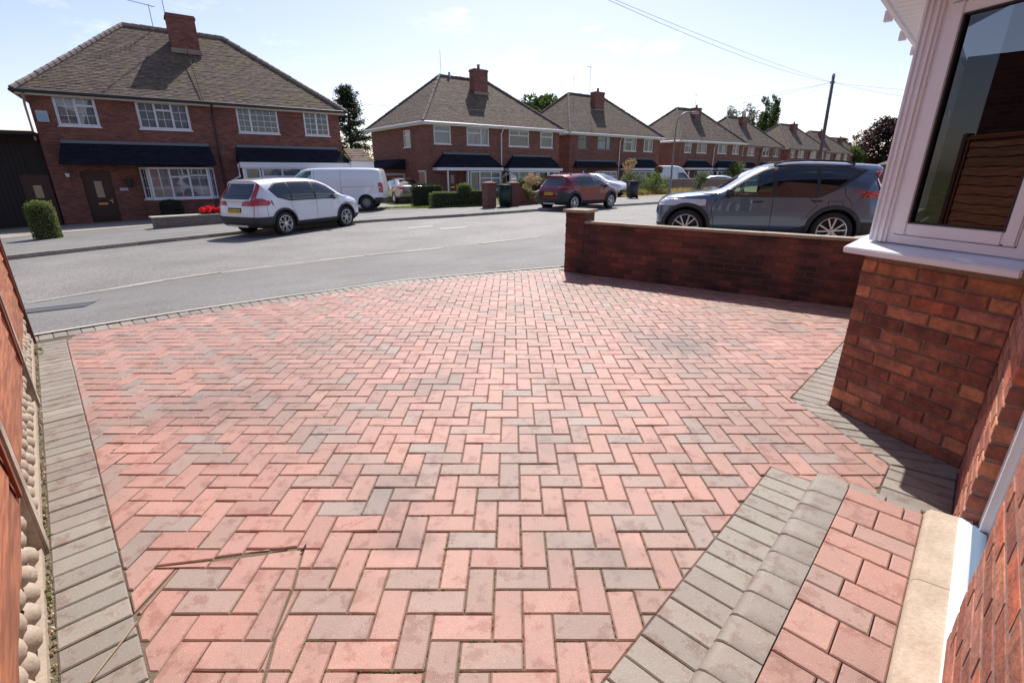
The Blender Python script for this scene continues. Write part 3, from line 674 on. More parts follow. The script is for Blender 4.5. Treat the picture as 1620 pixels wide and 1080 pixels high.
while s > .5:
    w_ = .126; bm = bmesh.new(); f = R.uniform(.92, 1.06); dz = R.uniform(-.002, .002)
    pr = [(.165, -.04), (.306, -.04), (.305, .060), (.302, .078), (.294, .091), (.280, .099), (.258, .103), (.165, .106)]
    a, b = s-w_+.0015, s-.0015; V = []
    for x in (a, a+.004, b-.004, b):
        k = .003 if x in (a, b) else 0
        V.append([bm.verts.new((x, p[0]-k*(p[0] > .2), p[1]-k*(p[1] > 0)+dz)) for p in pr])
    for i in range(3):
        for j in range(8): bm.faces.new((V[i][j], V[i][(j+1) % 8], V[i+1][(j+1) % 8], V[i+1][j]))
    bm.faces.new(V[0][::-1]); bm.faces.new(V[3]); bmesh.ops.recalc_face_normals(bm, faces=bm.faces[:])
    o = bmobj('bullnose_kerb', bm, M_pav, step, sharp=rad(38))
    at = o.data.color_attributes.new('col', 'FLOAT_COLOR', 'CORNER'); at.data.foreach_set('color', [v*f for v in GK]+[1.0] and ([GK[0]*f, GK[1]*f, GK[2]*f, 1.0]*len(at.data)))
    s -= w_
lblock('edging_block', 2.345, 2.465, .17, .304, .055, GRY[1], step)
lblock('edging_block', 2.345, 2.465, .03, .17, .06, GRY[0], step); lblock('edging_block', 2.345, 2.465, -.095, .03, .06, GRY[2], step)
s = 2.338; k = 0
rows = [(.10, [.20, .06]), (.15, [.125, .135]), (.10, [.075, .185]), (.105, [.20, .06]), (.155, [.13, .13]), (.10, [.1, .16]), (.105, [.2, .06]), (.15, [.125, .135]), (.1, [.16, .1]), (.15, [.12, .14]), (.1, [.2, .06]), (.15, [.13, .13]), (.1, [.1, .16]), (.15, [.13, .13]), (.1, [.2, .06])]
for h, ws in rows:
    y = .163
    for w_ in ws:
        f = R.uniform(.9, 1.1); c = tuple(v*f for v in (R.choice(RED) if R.random() < .7 else R.choice(DUL)))
        lblock('paving_block', s-h, s, y-w_, y, .108+R.gauss(0, .0012), c, step, .0045, .0019); y -= w_
    s -= h
m = MB(); m.box(.5, 2.343, -.1, .2, -.05, .094); m.box(.5, 2.46, -.1, .5, -.05, -.012); m.box(2.3, 2.46, -.1, .3, -.05, .045); m.build('mortar_bed', M_soil, step)

# ---------------------------------------------------------------- front boundary wall with pier
dw = tag(empty('boundary_wall', (.817, 7.511, -.055), math.atan2(5.353-7.511, 3.832-.817)), 'low sooty red brick wall with pale coping and end pier, between the two driveways', 'wall')
TO = [(1, 1, 1), (.85, .8, .85), (1.12, 1.05, 1.0), (.7, .72, .78), (1.2, 1.15, 1.1), (.6, .62, .65), (.95, .95, .95)]
OF = variants(M_oldbrick, 'brick', TO, 16, .215); OH = variants(M_oldbrick, 'brick', TO, 8, .1025)
SGN = -1
lay(dw, lambda a: (a, 0), 0, .33, 4.35, .0, 10, (OF, OH))
m = MB(); m.box(.327, 4.35, .004, .096, -.1, .755); m.box(.006, .322, .005, .322, -.1, .90); m.build('mortar', M_oldmortar, dw)
# pier: four faces of brick ends
for k in range(12):
    z = .005+k*.075+.0325
    if k % 2 == 0: L = [(.1075, .0425, 0, 1), (.2775, .05, PI/2, 0), (.2175, .2775, 0, 1), (.0475, .2775-.055, PI/2, 1)]
    for (x, y, r_) in (((.1085, .03, 0), (.27, .03, 2), (.295, .18, 1), (.21, .295, 0), (.05, .295, 2), (.03, .145, 1)) if k % 2 == 0 else ((.05, .03, 2), (.21, .03, 0), (.295, .14, 1), (.27, .295, 2), (.1085, .295, 0), (.03, .19, 1))):
        me = R.choice(OH) if r_ == 2 else R.choice(OF); o = bpy.data.objects.new('brick', me); link(o, dw); o.location = (x, y, z)
        o.rotation_euler = (0, 0, PI/2 if r_ == 1 else 0); o.scale = (.98, .6, 1)
cap = MB(); cap.add([(-.035, -.035, .905), (.36, -.035, .905), (.36, .36, .905), (-.035, .36, .905), (-.035, -.035, .945), (.36, -.035, .945), (.36, .36, .945), (-.035, .36, .945), (.16, .16, .962)],
    [(0, 3, 2, 1), (0, 1, 5, 4), (1, 2, 6, 5), (2, 3, 7, 6), (3, 0, 4, 7), (4, 5, 8), (5, 6, 8), (6, 7, 8), (7, 4, 8)])
M_cop = mat('coping', (.35, .28, .215), .9, var=.25, bump=.003, bscale=40, world=True, col2=(.30, .25, .2), scale=5)
cap.build('pier_cap', M_cop, dw)
a = .335
while a < 4.3:
    m = MB(); h = R.uniform(-.003, .003); m.box(a+.002, a+.598, -.03, .13, .757+h, .79+h); m.build('coping_stone', M_cop, dw); a += .6
SGN = 1
# ---------------------------------------------------------------- timber fence on the left
fence = tag(empty('timber_fence', (*IB(0, .2), 0), math.atan2(lb.y, lb.x)), 'tall red-brown lapped timber fence with concrete posts and cobbled gravel boards', 'fence')
# local: x along the fence away from the house, y outwards (to the left of the drive)
M_cpost = mat('post_concrete', (.42, .36, .285), .9, var=.25, bump=.003, bscale=60, col2=(.26, .21, .165), scale=6)
M_cob = mat('cobble_concrete', (.37, .30, .23), .85, var=.2, bump=.002, bscale=80, col2=(.36, .29, .22), scale=9)
M_wood = mat('stained_timber', (.40, .15, .07), .6, var=.3, bump=.003, bscale=16, col2=(.24, .08, .04), scale=5, stretch=(.7, 9, 9), attr=True)
posts = [-.88, .92, 2.72, 4.44]
for i, p in enumerate(posts):
    m = MB(); zt = 2.0 if i < 3 else 1.95
    m.box(p, p+.105, .0, .1, -.1, zt)
    o = m.build('post', M_cpost if i < 3 else mat('stained_post', (.11, .05, .03), .8, var=.3, bump=.002, bscale=30), fence)
    bm = bmesh.new(); bm.from_mesh(o.data); bmesh.ops.bevel(bm, geom=bm.edges[:], offset=.012, segments=2, affect='EDGES'); bm.to_mesh(o.data); bm.free()
for i in range(-1, 3):
    x0 = posts[i]+.105 if i >= 0 else -2.7; x1 = posts[i+1]
    bd = MB(); bd.box(x0, x1, .055, .09, -.1, .27); bd.box(x0, x1, .016, .056, -.1, .022); bd.box(x0, x1, .035, .056, .255, .27)
    g = bd.build('gravel_board', M_cob, fence)
    # rounded cobbles cast into the board
    acc = None
    for row in range(2):
        xx = x0+.06+(row % 2)*.058
        while xx < x1-.04:
            bm = bmesh.new(); bmesh.ops.create_icosphere(bm, subdivisions=2, radius=1)
            sx, sy, sz = R.uniform(.043, .050), R.uniform(.036, .050), R.uniform(.042, .050)
            for v in bm.verts: v.co = Vector((v.co.x*sx, v.co.y*sy, v.co.z*sz))
            bmesh.ops.delete(bm, geom=[v for v in bm.verts if v.co.y > .012], context='VERTS')
            bmesh.ops.translate(bm, vec=(xx, .056, .075+row*.115+R.uniform(-.006, .006)), verts=bm.verts)
            if (i in (-1, 0)): bmobj('cobble', bm, M_cob, g, smooth=True)
            else:
                if acc is None: acc = bmesh.new()
                me = bpy.data.meshes.new('t'); bm.to_mesh(me); bm.free(); acc.from_mesh(me); bpy.data.meshes.remove(me)
            xx += R.uniform(.112, .122)
    if i not in (-1, 0): tag(bmobj('distant_cobbles', acc, M_cob, g, smooth=True), kind='stuff')
    # waney-edged horizontal boards
    z = .25; k = 0
    while z < 1.86:
        n = 26; top = []; bot = []; ph = R.uniform(0, 9); f = R.uniform(.75, 1.2)
        for j in range(n+1):
            x = x0+(x1-x0)*j/n
            zz = z+.008*math.sin(x*9+ph)+.005*math.sin(x*23+ph*2)
            bot.append((x, .018, zz)); top.append((x, .034, z+.165))
        vs = bot+[(x, .028, zz_) for x, _, zz_ in bot]+top+[(x, .042, zz_) for x, _, zz_ in top]; N1 = n+1; fs = []
        for j in range(n):
            fs += [(j, 2*N1+j, 2*N1+j+1, j+1), (j, j+1, N1+j+1, N1+j), (N1+j, N1+j+1, 3*N1+j+1, 3*N1+j)]
        mesh('board', vs, [q[::-1] for q in fs], M_wood, fence, cols=[(f, f, f)]*len(fs)); z += .125; k += 1
    m = MB()
    for bx_ in (x0+.02, x1-.06): m.box(bx_, bx_+.04, .006, .017, .29, 1.86)
    m.box(x0, x1, .0, .04, 1.86, 1.9)
    m.build('batten', mat('stained_batten', (.2, .05, .02), .7, var=.3, bump=.002, bscale=30), fence)
# pebbles and litter in the strip by the fence
m = MB(); M_peb = mat('pebbles', (.34, .28, .2), .9, attr=True)
for i in range(1500):
    t = R.uniform(-1.2, 4.4); o = R.uniform(.2, .245); P = IB(t, o); r_ = R.uniform(.0025, .009)*(1 if R.random() < .9 else 1.7); c = R.choice([(1, 1, 1), (.6, .5, .4), (1.4, 1.3, 1.2), (.5, .45, .3)])
    a0 = R.uniform(0, 6)
    pv = [(P.x+r_*math.cos(a0+q*PI/2)*R.uniform(.7, 1.2), P.y+r_*math.sin(a0+q*PI/2), terr_d(0, P.y)-.002) for q in range(4)]
    m.add(pv+[(P.x, P.y, terr_d(0, P.y)+r_*.8)], [(0, 1, 4), (1, 2, 4), (2, 3, 4), (3, 0, 4)], c)
tag(m.build('gravel_strip', M_peb), kind='stuff')
vs = [tuple(IB(-1.3, .2))+(terr_d(0, .3)-.006,), tuple(IB(4.55, .2))+(terr_d(0, 4.4)-.006,), tuple(IB(4.55, .26))+(terr_d(0, 4.4)-.006,), tuple(IB(-1.3, .26))+(terr_d(0, .3)-.006,)]
tag(mesh('fence_footing', vs, [(0, 1, 2, 3)], M_soil), kind='structure')
# ================================================================ HOUSES ACROSS THE ROAD
M_b1 = brick_mat('brick_pair_one', (.25, .08, .055), (.11, .038, .031), (.23, .155, .125))
M_b2 = brick_mat('brick_pair_two', (.265, .092, .065), (.135, .05, .039), (.25, .175, .145))
M_tile = mat('roof_tile', (.125, .088, .07), .9, var=.35, bump=.006, bscale=20, attr=True, col2=(.13, .10, .055), scale=.6, c2pos=(.5, .66))
M_cap = mat('ridge_tile', (.12, .09, .08), .9, var=.3, bscale=20)
M_capl = mat('ridge_tile_pale', (.26, .21, .18), .9, var=.3, bscale=20)
M_white = mat('white_paint', (.72, .73, .77), .4)
M_blackp = mat('black_plastic', (.022, .022, .026), .5)
M_can = mat('dark_slate', (.020, .022, .032), .95, var=.3, bump=.003, bscale=30, attr=True, spec=.05)
M_lead = mat('lead', (.13, .15, .18), .6)
M_curt = mat('net_curtain', (.70, .68, .72), .9, var=.1, bscale=6)
M_curd = mat('dark_curtain', (.12, .12, .14), .9)
M_curo = mat('cream_blind', (.45, .40, .30), .9)
M_door = mat('brown_door', (.035, .014, .012), .4); M_doorr = mat('red_door', (.13, .02, .02), .4)
M_frost = mat('frosted_glass', (.36, .28, .19), .35); M_brass = mat('brass', (.6, .42, .15), .3, 1.)
G_far = glass_mat('window_glass', (.62, .66, .68))
M_metal = mat('galvanised', (.35, .36, .37), .4, .6)
ZB = 0
class TB_:
    def __init__(s, O, e, i): s.O = Vector(O); s.e = Vector(e); s.i = Vector(i)
    def __call__(s, a, d, z): p = s.O+s.e*a+s.i*d; return (p.x, p.y, z-ZB)
def tb(m, T, a0, a1, d0, d1, z0, z1, c=None, mi=0):
    vs = [T(a0, d0, z0), T(a1, d0, z0), T(a1, d1, z0), T(a0, d1, z0), T(a0, d0, z1), T(a1, d0, z1), T(a1, d1, z1), T(a0, d1, z1)]
    m.add(vs, [(0, 3, 2, 1), (4, 5, 6, 7), (0, 1, 5, 4), (1, 2, 6, 5), (2, 3, 7, 6), (3, 0, 4, 7)], c, mi)
def wall_holes(m, T, A, z0, z1, holes, rv=.11):
    xs = sorted({0, A}|{h[0] for h in holes}|{h[1] for h in holes}); zs = sorted({z0, z1}|{h[2] for h in holes}|{h[3] for h in holes})
    for i in range(len(xs)-1):
        for j in range(len(zs)-1):
            cx = (xs[i]+xs[i+1])/2; cz = (zs[j]+zs[j+1])/2
            if any(h[0] < cx < h[1] and h[2] < cz < h[3] for h in holes): continue
            m.add([T(xs[i], 0, zs[j]), T(xs[i+1], 0, zs[j]), T(xs[i+1], 0, zs[j+1]), T(xs[i], 0, zs[j+1])], [(0, 1, 2, 3)])
    for a0, a1, b0, b1 in holes:
        m.add([T(a0, 0, b0), T(a0, rv, b0), T(a0, rv, b1), T(a0, 0, b1)], [(0, 1, 2, 3)]); m.add([T(a1, 0, b0), T(a1, 0, b1), T(a1, rv, b1), T(a1, rv, b0)], [(0, 1, 2, 3)])
        m.add([T(a0, 0, b1), T(a0, rv, b1), T(a1, rv, b1), T(a1, 0, b1)], [(0, 1, 2, 3)]); m.add([T(a0, 0, b0), T(a1, 0, b0), T(a1, rv, b0), T(a0, rv, b0)], [(0, 1, 2, 3)])
def window(parent, T, a0, a1, z0, z1, lights, fr=None, cur='net', d=.03, sill=True, fw=.05, detail=2, split=.0):
    """lights: (fa0, fa1, fz0, fz1, nx, nz) as fractions of the opening"""
    fr = fr or M_white; m = MB(); W_, H_ = a1-a0, z1-z0
    tb(m, T, a0, a0+fw, d, d+.07, z0, z1); tb(m, T, a1-fw, a1, d, d+.07, z0, z1); tb(m, T, a0+fw, a1-fw, d, d+.07, z1-fw, z1); tb(m, T, a0+fw, a1-fw, d, d+.07, z0, z0+fw)
    if sill: tb(m, T, a0-.04, a1+.04, -.05, d, z0-.05, z0-.002)
    w = None; panes = []
    for (u0, u1, v0, v1, nx, nz) in lights:
        x0, x1, y0, y1 = a0+W_*u0, a0+W_*u1, z0+H_*v0, z0+H_*v1; k = .038
        tb(m, T, x0+.004, x0+k, d-.012, d+.05, y0+.004, y1-.004); tb(m, T, x1-k, x1-.004, d-.012, d+.05, y0+.004, y1-.004); tb(m, T, x0+k, x1-k, d-.012, d+.05, y0+.004, y0+k); tb(m, T, x0+k, x1-k, d-.012, d+.05, y1-k, y1-.004)
        if detail > 1:
            for q in range(1, nx): xx = x0+(x1-x0)*q/nx; tb(m, T, xx-.009, xx+.009, d+.018, d+.034, y0+k, y1-k)
            for q in range(1, nz): zz = y0+(y1-y0)*q/nz; tb(m, T, x0+k, x1-k, d+.0165, d+.0355, zz-.009, zz+.009)
        panes.append((x0+k, x1-k, y0+k, y1-k))
    w = m.build('window', fr, parent)
    for p in panes: mesh('pane', [T(p[0], d+.03, p[2]), T(p[1], d+.03, p[2]), T(p[1], d+.03, p[3]), T(p[0], d+.03, p[3])], [(0, 1, 2, 3)], G_far, w)
    if cur:
        m = MB(); mt = {'net': M_curt, 'dark': M_curd, 'blind': M_curo}[cur]; segs = [(a0, a1)] if split == 0 else [(a0, a0+W_*split), (a1-W_*split, a1)]
        for s0, s1 in segs:
            n = max(6, int((s1-s0)/.05)); P = []
            for i in range(n+1):
                x = s0+(s1-s0)*i/n; P.append((x, .17+d+.022*math.sin(i*2.1)+.008*math.sin(i*.9)))
            for i in range(n): m.add([T(P[i][0], P[i][1], z0), T(P[i+1][0], P[i+1][1], z0), T(P[i+1][0], P[i+1][1], z1), T(P[i][0], P[i][1], z1)], [(0, 1, 2, 3)])
        m.build('curtain', mt, w)
    return w
def tiles(m, a, b, c, d, gauge=.105, tw=.166, th=.018, tone=1., rnd=.36):
    """courses of plain tiles on the plane a-b (eave) c-d (top)"""
    a, b, c, d = map(Vector, (a, b, c, d)); U = (b-a); Lu = U.length; U.normalize(); mid = (a+b)/2; up = ((c+d)/2-mid)
    up = (up-U*up.dot(U)); Lv = up.length; up.normalize(); N_ = U.cross(up).normalized()
    ld = (d-a).dot(U); rc = (c-a).dot(U)
    n = int(Lv/gauge); g = Lv/n
    for k in range(n):
        v0 = k*g; v1 = v0+g; f0 = v0/Lv; f1 = v1/Lv
        l0, r0 = ld*f0, Lu+(rc-Lu)*f0; l1, r1 = ld*f1, Lu+(rc-Lu)*f1
        u = l0-(tw/2 if k % 2 else 0)-R.uniform(0, .01); sag = R.uniform(-.004, .004)
        while u < r0:
            s, e = max(u, l0), min(u+tw-.003, r0); s1, e1 = max(s, l1), min(e, r1)
            if e-s > .02 and e1 >= s1:
                h = th+sag+R.uniform(-.004, .005); t = tone*R.uniform(1-rnd, 1+rnd); c_ = (t, t*R.uniform(.94, 1.04), t*R.uniform(.9, 1.04))
                p = [a+U*s+up*v0+N_*h, a+U*e+up*v0+N_*h, a+U*e1+up*v1+N_*.004, a+U*s1+up*v1+N_*.004, a+U*s+up*v0-N_*.004, a+U*e+up*v0-N_*.004]
                m.add(p, [(0, 1, 2, 3), (4, 5, 1, 0)], c_)
            u += tw
def caps(m, a, b, r=.12, L=.33):
    a = Vector(a); b = Vector(b); D = (b-a); n = max(1, int(D.length/L)); D.normalize(); L = (b-a).length/n
    for i in range(n):
        p = a+D*(L*i); q = a+D*(L*(i+1)-.01); k = R.uniform(-.01, .01); m.tube([p+Vector((0, 0, k)), q+Vector((0, 0, k))], [r*1.05, r*.92], 8)
def canopy(parent, x0, x1, zt, zb, p, hipl, hipr, fascia=True, fh=.2, th=.12, white=True):
    T = (lambda a, y, z: (a, y, z-ZB)); m = MB(); A = [T(x0, -p, zb), T(x1, -p, zb), T(x1-hipr, -.02, zt), T(x0+hipl, -.02, zt)]
    tiles(m, *A, gauge=.15, tw=.25, th=.02, tone=1, rnd=.15)
    for q, h in ((0, hipl), (1, hipr)):
        if h > 0:
            e = [T(x0, -.02, zb), T(x0, -p, zb), T(x0+h, -.02, zt), T(x0+h, -.02, zt)] if q == 0 else [T(x1, -p, zb), T(x1, -.02, zb), T(x1-h, -.02, zt), T(x1-h, -.02, zt)]
            tiles(m, *e, gauge=.15, tw=.25, th=.02, rnd=.15)
        else:
            xx = x0 if q == 0 else x1; m.add([T(xx, -p, zb), T(xx, -.02, zb), T(xx, -.02, zt)], [(0, 1, 2)])
    m.add([T(x0, -p, zb-.01), T(x1, -p, zb-.01), T(x1, -.02, zb-.01), T(x0, -.02, zb-.01)], [(0, 3, 2, 1)])
    o = m.build('canopy', M_can, parent)
    m = MB(); m.box(x0+hipl, x1-hipr, -.1, -.01, zt-.03-ZB, zt+.09-ZB); m.build('flashing', M_lead, o)
    if fascia:
        m = MB(); m.box(x0+.03, x1-.03, -p+.0, -p+.06, zb-fh-ZB, zb-.012-ZB); m.box(x0+.03, x0+.09, -p+.06, -.03, zb-fh-ZB, zb-.012-ZB); m.box(x1-.09, x1-.03, -p+.06, -.03, zb-fh-ZB, zb-.012-ZB)
        m.build('fascia', M_white if white else M_blackp, o)
    return o
def chimney(parent, x0, x1, y0, y1, z0, z1, mb, pots=1, extra=None):
    m = MB(); m.box(x0, x1, y0, y1, z0-ZB, z1-.16-ZB); m.box(x0-.04, x1+.04, y0-.04, y1+.04, z1-.16-ZB, z1-.06-ZB); m.box(x0-.01, x1+.01, y0-.01, y1+.01, z1-.06-ZB, z1-ZB)
    c = m.build('chimney', mb, parent)
    m = MB(); zl = z0+.5; m.box(x0-.06, x1+.06, y0-.07, y0-.002, zl-ZB, zl+.2-ZB); m.build('flashing', M_capl, c)
    for i in range(pots):
        m = MB(); cx = x0+(x1-x0)*(i+.5)/pots; cy = (y0+y1)/2; m.tube([(cx, cy, z1-ZB-.02), (cx, cy, z1+.28-ZB), (cx, cy, z1+.34-ZB)], [.13, .1, .125], 10); m.build('chimney_pot', mat('terracotta', (.3, .12, .07), .8), c)
    return c
def aerial(parent, x, y, z0, z1, heading=.6, L=1.1, n=8):
    m = MB(); m.tube([(x, y, z0-ZB), (x, y, z1-ZB)], .018, 6); d = Vector((math.cos(heading), math.sin(heading), 0)); s = Vector((-d.y, d.x, 0)); c = Vector((x, y, z1-.05-ZB))
    m.tube([c-d*.25, c+d*L], .012, 5)
    for i in range(n): p = c-d*.2+d*(L*1.1*i/n); m.tube([p-s*(.17-.008*i), p+s*(.17-.008*i)], .007, 4)
    m.build('aerial', M_metal, parent)
LT2 = lambda nx, nz: [(.03, .5, .03, .97, nx, nz), (.5, .97, .03, .97, nx, nz)]
def semi(Lp, Rp, base, D, ze, rx0, rx1, zr, label, mb, wins, white_gutter, cans, group='pairs of semi-detached houses across the road', det=2, side=None, ch=None, pots=1, gf=None, tone=1., capm=None, over=.32, side_blank=True):
    global ZB
    ZB = base; Lp = Vector(Lp); Rp = Vector(Rp); W_ = (Rp-Lp).length; ang = math.atan2(Rp.y-Lp.y, Rp.x-Lp.x)
    h = tag(empty('semi_detached_house', (Lp.x, Lp.y, base), ang), label, 'house', group)
    F = TB_((0, 0, 0), (1, 0, 0), (0, 1, 0)); SL = TB_((0, D, 0), (0, -1, 0), (1, 0, 0)); SR = TB_((W_, 0, 0), (0, 1, 0), (-1, 0, 0)); BK = TB_((W_, D, 0), (-1, 0, 0), (0, -1, 0))
    holes = [(w['x'][0], w['x'][1], w['z'][0], w['z'][1]) for w in wins]+(gf or {}).get('holes', [])
    m = MB(); zg = base-.6; wall_holes(m, F, W_, zg, ze+.05, holes); wall_holes(m, SL, D, zg, ze+.05, [(D-s['y'][1], D-s['y'][0], s['z'][0], s['z'][1]) for s in (side or [])])
    wall_holes(m, SR, D, zg, ze+.05, []); wall_holes(m, BK, W_, zg, ze+.05, []); m.build('wall', mb, h)
    for w in wins: window(h, F, *w['x'], *w['z'], w['l'], w.get('f'), w.get('c', 'net'), detail=det, split=w.get('s', 0))
    for s in (side or []): window(h, SL, D-s['y'][1], D-s['y'][0], *s['z'], s['l'], None, s.get('c', 'dark'), detail=det)
    o = over; e0 = (-o, -o, ze-ZB); e1 = (W_+o, -o, ze-ZB); e2 = (W_+o, D+o, ze-ZB); e3 = (-o, D+o, ze-ZB); r0 = (rx0, D/2, zr-ZB); r1 = (rx1, D/2, zr-ZB)
    rt = mesh('roof', [e0, e1, e2, e3, r0, r1], [(0, 1, 5, 4), (2, 3, 4, 5), (3, 0, 4), (1, 2, 5), (0, 3, 2, 1)], M_tile, h, cols=[(.8, .8, .8)]*5)
    m = MB(); g = .105 if det > 1 else .16; w_ = .166 if det > 1 else .3
    tiles(m, e0, e1, r1, r0, g, w_, tone=tone); tiles(m, e3, e0, r0, r0, g, w_, tone=tone)
    tag(m.build('roof_tiles', M_tile, rt), kind='stuff')
    m = MB(); cm = capm or M_cap
    for a, b in ((r0, r1), (e0, r0), (e1, r1), (e3, r0), (e2, r1)): caps(m, a, b)
    tag(m.build('ridge_tiles', cm, rt), kind='stuff')
    gm = M_white if white_gutter else M_blackp; m = MB()
    zz = ze-ZB
    m.box(-o+.02, W_+o-.02, -o+.02, -o+.05, zz-.17, zz-.01); m.box(-o+.02, -o+.05, -o+.05, D+o, zz-.17, zz-.01)
    m.box(-o+.05, W_+o-.05, -o+.05, -.002, zz-.165, zz-.15); m.box(-o+.05, -.002, -.0, D+o, zz-.165, zz-.15); m.build('fascia', M_white if white_gutter else mat('fascia_cream', (.5, .44, .38), .6), rt)
    m = MB(); m.tube([(-o-.05, -o-.06, zz-.04), (W_+o+.05, -o-.06, zz-.04)], .065, 8); m.tube([(-o-.06, -o-.05, zz-.04), (-o-.06, D+o, zz-.04)], .065, 8); m.build('gutter', gm, rt)
    xm = W_*.515; m = MB(); m.tube([(xm, -o-.06, zz-.08), (xm, -o+.02, zz-.2), (xm, -.07, zz-.5), (xm, -.07, .1)], .042, 8); m.build('downpipe', gm, h)
    cx0, cx1, cy0, cy1, cz = ch or (W_*.45, W_*.545, 2.6, 3.3, 8.5)
    chimney(rt, cx0, cx1, cy0, cy1, 6.3 if zr > 7.5 else 6, cz, mb, pots)
    for c in cans: canopy(h, *c)
    return h, W_, F, rt
def door(parent, T, a0, a1, z0, z1, m_, d=.06, glass=True, frame=None):
    f = MB(); tb(f, T, a0, a0+.06, d-.02, d+.06, z0, z1); tb(f, T, a1-.06, a1, d-.02, d+.06, z0, z1); tb(f, T, a0+.06, a1-.06, d-.02, d+.06, z1-.06, z1)
    x0, x1 = a0+.06, a1-.06; w = x1-x0; cx = (x0+x1)/2
    for (u0, u1, v0, v1) in ((.12, .44, .06, .36), (.56, .88, .06, .36)): tb(f, T, x0+w*u0, x0+w*u1, d-.012, d+.01, z0+(z1-z0)*v0, z0+(z1-z0)*v1)
    tb(f, T, x0, x1, d, d+.05, z0, z1-.06); o = f.build('front_door', frame or m_, parent)
    if glass:
        g = MB(); tb(g, T, cx-.13, cx+.13, d-.014, d-.002, z0+1.2, z1-.42); g.build('door_glass', M_frost, o)
    g = MB(); tb(g, T, cx-.16, cx+.16, d-.02, d-.002, z0+.9, z0+.97); g.build('letterbox', M_brass, o)
    g = MB(); tb(g, T, x1-.12, x1-.09, d-.03, d-.002, z0+.95, z0+1.12); tb(g, T, x1-.2, x1-.09, d-.06, d-.03, z0+1.05, z0+1.075); g.build('handle', M_brass, o)
    return o
def box_bay(parent, x0, x1, p, zs, zt, zg, mb, lights, cur='net', cant=.0, fr=None, side_l=(1, 1), base=True):
    """projecting bay: brick base, glazed front and cheeks"""
    if base:
        m = MB(); P = [(x0, 0), (x0+cant, -p), (x1-cant, -p), (x1, 0)]; m.prism([Vector(q) for q in P], zg-ZB-.4, zs-ZB-.03); m.build('bay_base', mb, parent)
    T = TB_((x0+cant, -p, 0), (1, 0, 0), (0, 1, 0)); window(parent, T, 0, x1-x0-2*cant, zs, zt, lights, fr, cur, d=.0, fw=.07)
    for q, sg in ((x0, 1), (x1, -1)):
        a = Vector((q, -.02, 0)); b = Vector((q+cant*sg, -p+.0, 0)); 
        if sg > 0: e = (b-a); O = a
        else: e = (a-b); O = b
        L = e.length-.075; e.normalize(); i = Vector((-e.y, e.x, 0))
        if L > .25: window(parent, TB_(O+(e*.075 if sg < 0 else e*0), e, i), 0, L, zs, zt, [(.06, .94, .03, .97, *side_l)], fr, None, d=.0, sill=True)
L1 = [(.04, .5, .04, .96, 2, 3), (.5, .96, .04, .7, 2, 2), (.5, .96, .7, .96, 2, 1)]
L3 = [(.03, .34, .04, .96, 2, 3), (.34, .66, .04, .7, 2, 2), (.34, .66, .7, .96, 2, 1), (.66, .97, .04, .96, 2, 3)]
H1L, H1R = (-19.1, 21.03), (-9.3, 28.28)
h1, w1, F1, rt1 = semi(H1L, H1R, -.88, 8.2, 4.42, 3.75, 7.9, 8.0, 'nearest red brick pair, at far left, with a long dark canopy over a brown door', M_b1,
    [dict(x=(.72, 2.06), z=(3.2, 4.32), l=L1), dict(x=(3.41, 5.35), z=(3.2, 4.32), l=L3),
     dict(x=(7.29, 9.13), z=(3.2, 4.32), l=[(.02, .32, .03, .97, 2, 4), (.32, .98, .03, .97, 4, 4)], c='dark', s=.12), dict(x=(10.37, 11.62), z=(3.2, 4.32), l=[(.03, .5, .03, .97, 2, 4), (.5, .97, .03, .97, 2, 4)], c='dark', s=.2)],
    False, [(.45, 5.95, 2.56, 1.70, 1.0, .18, .05, False), (6.95, 12.45, 2.56, 1.86, .66, .1, .55, True, .27)],
    ch=(5.45, 6.6, 2.55, 3.35, 8.45), pots=0, gf=dict(holes=[(.95, 1.95, -.85, 1.45), (3.1, 5.8, .3, 1.5)]), capm=M_capl)
ZB = -.88
door(h1, F1, .95, 1.95, -.85, 1.45, M_door, d=.08)
box_bay(h1, 3.0, 5.9, .45, .24, 1.6, -.9, M_b1, [(.01, .34, .03, .97, 2, 3), (.34, .66, .03, .7, 2, 2), (.34, .66, .7, .97, 2, 1), (.66, .99, .03, .97, 2, 3)], 'net', .3, side_l=(2, 3))
m = MB(); tb(m, F1, .12, .48, -.1, -.0, 3.3, 3.72); m.build('alarm_box', mat('alarm_box', (.42, .42, .43), .5), h1)
m = MB(); tb(m, F1, .16, .44, -.112, -.1, 3.36, 3.62); m.build('alarm_panel', mat('alarm_blue', (.25, .42, .55), .5), h1.children[-1])
m = MB(); tb(m, F1, 2.15, 2.45, -.02, -.0, .62, .74); m.build('house_number', mat('plaque', (.45, .42, .5), .5), h1)
m = MB(); m.tube([F1(.55, -.12, 1.35), F1(.55, -.12, 1.2)], [.09, .05], 10); tb(m, F1, .53, .57, -.1, 0, 1.25, 1.3); m.build('lantern', M_white, h1)
m = MB(); m.tube([F1(2.55, -.16, 1.1), F1(2.55, -.16, .75)], [.15, .08], 10); tb(m, F1, 2.54, 2.56, -.16, 0, 1.12, 1.14); m.build('hanging_basket', M_blackp, h1)
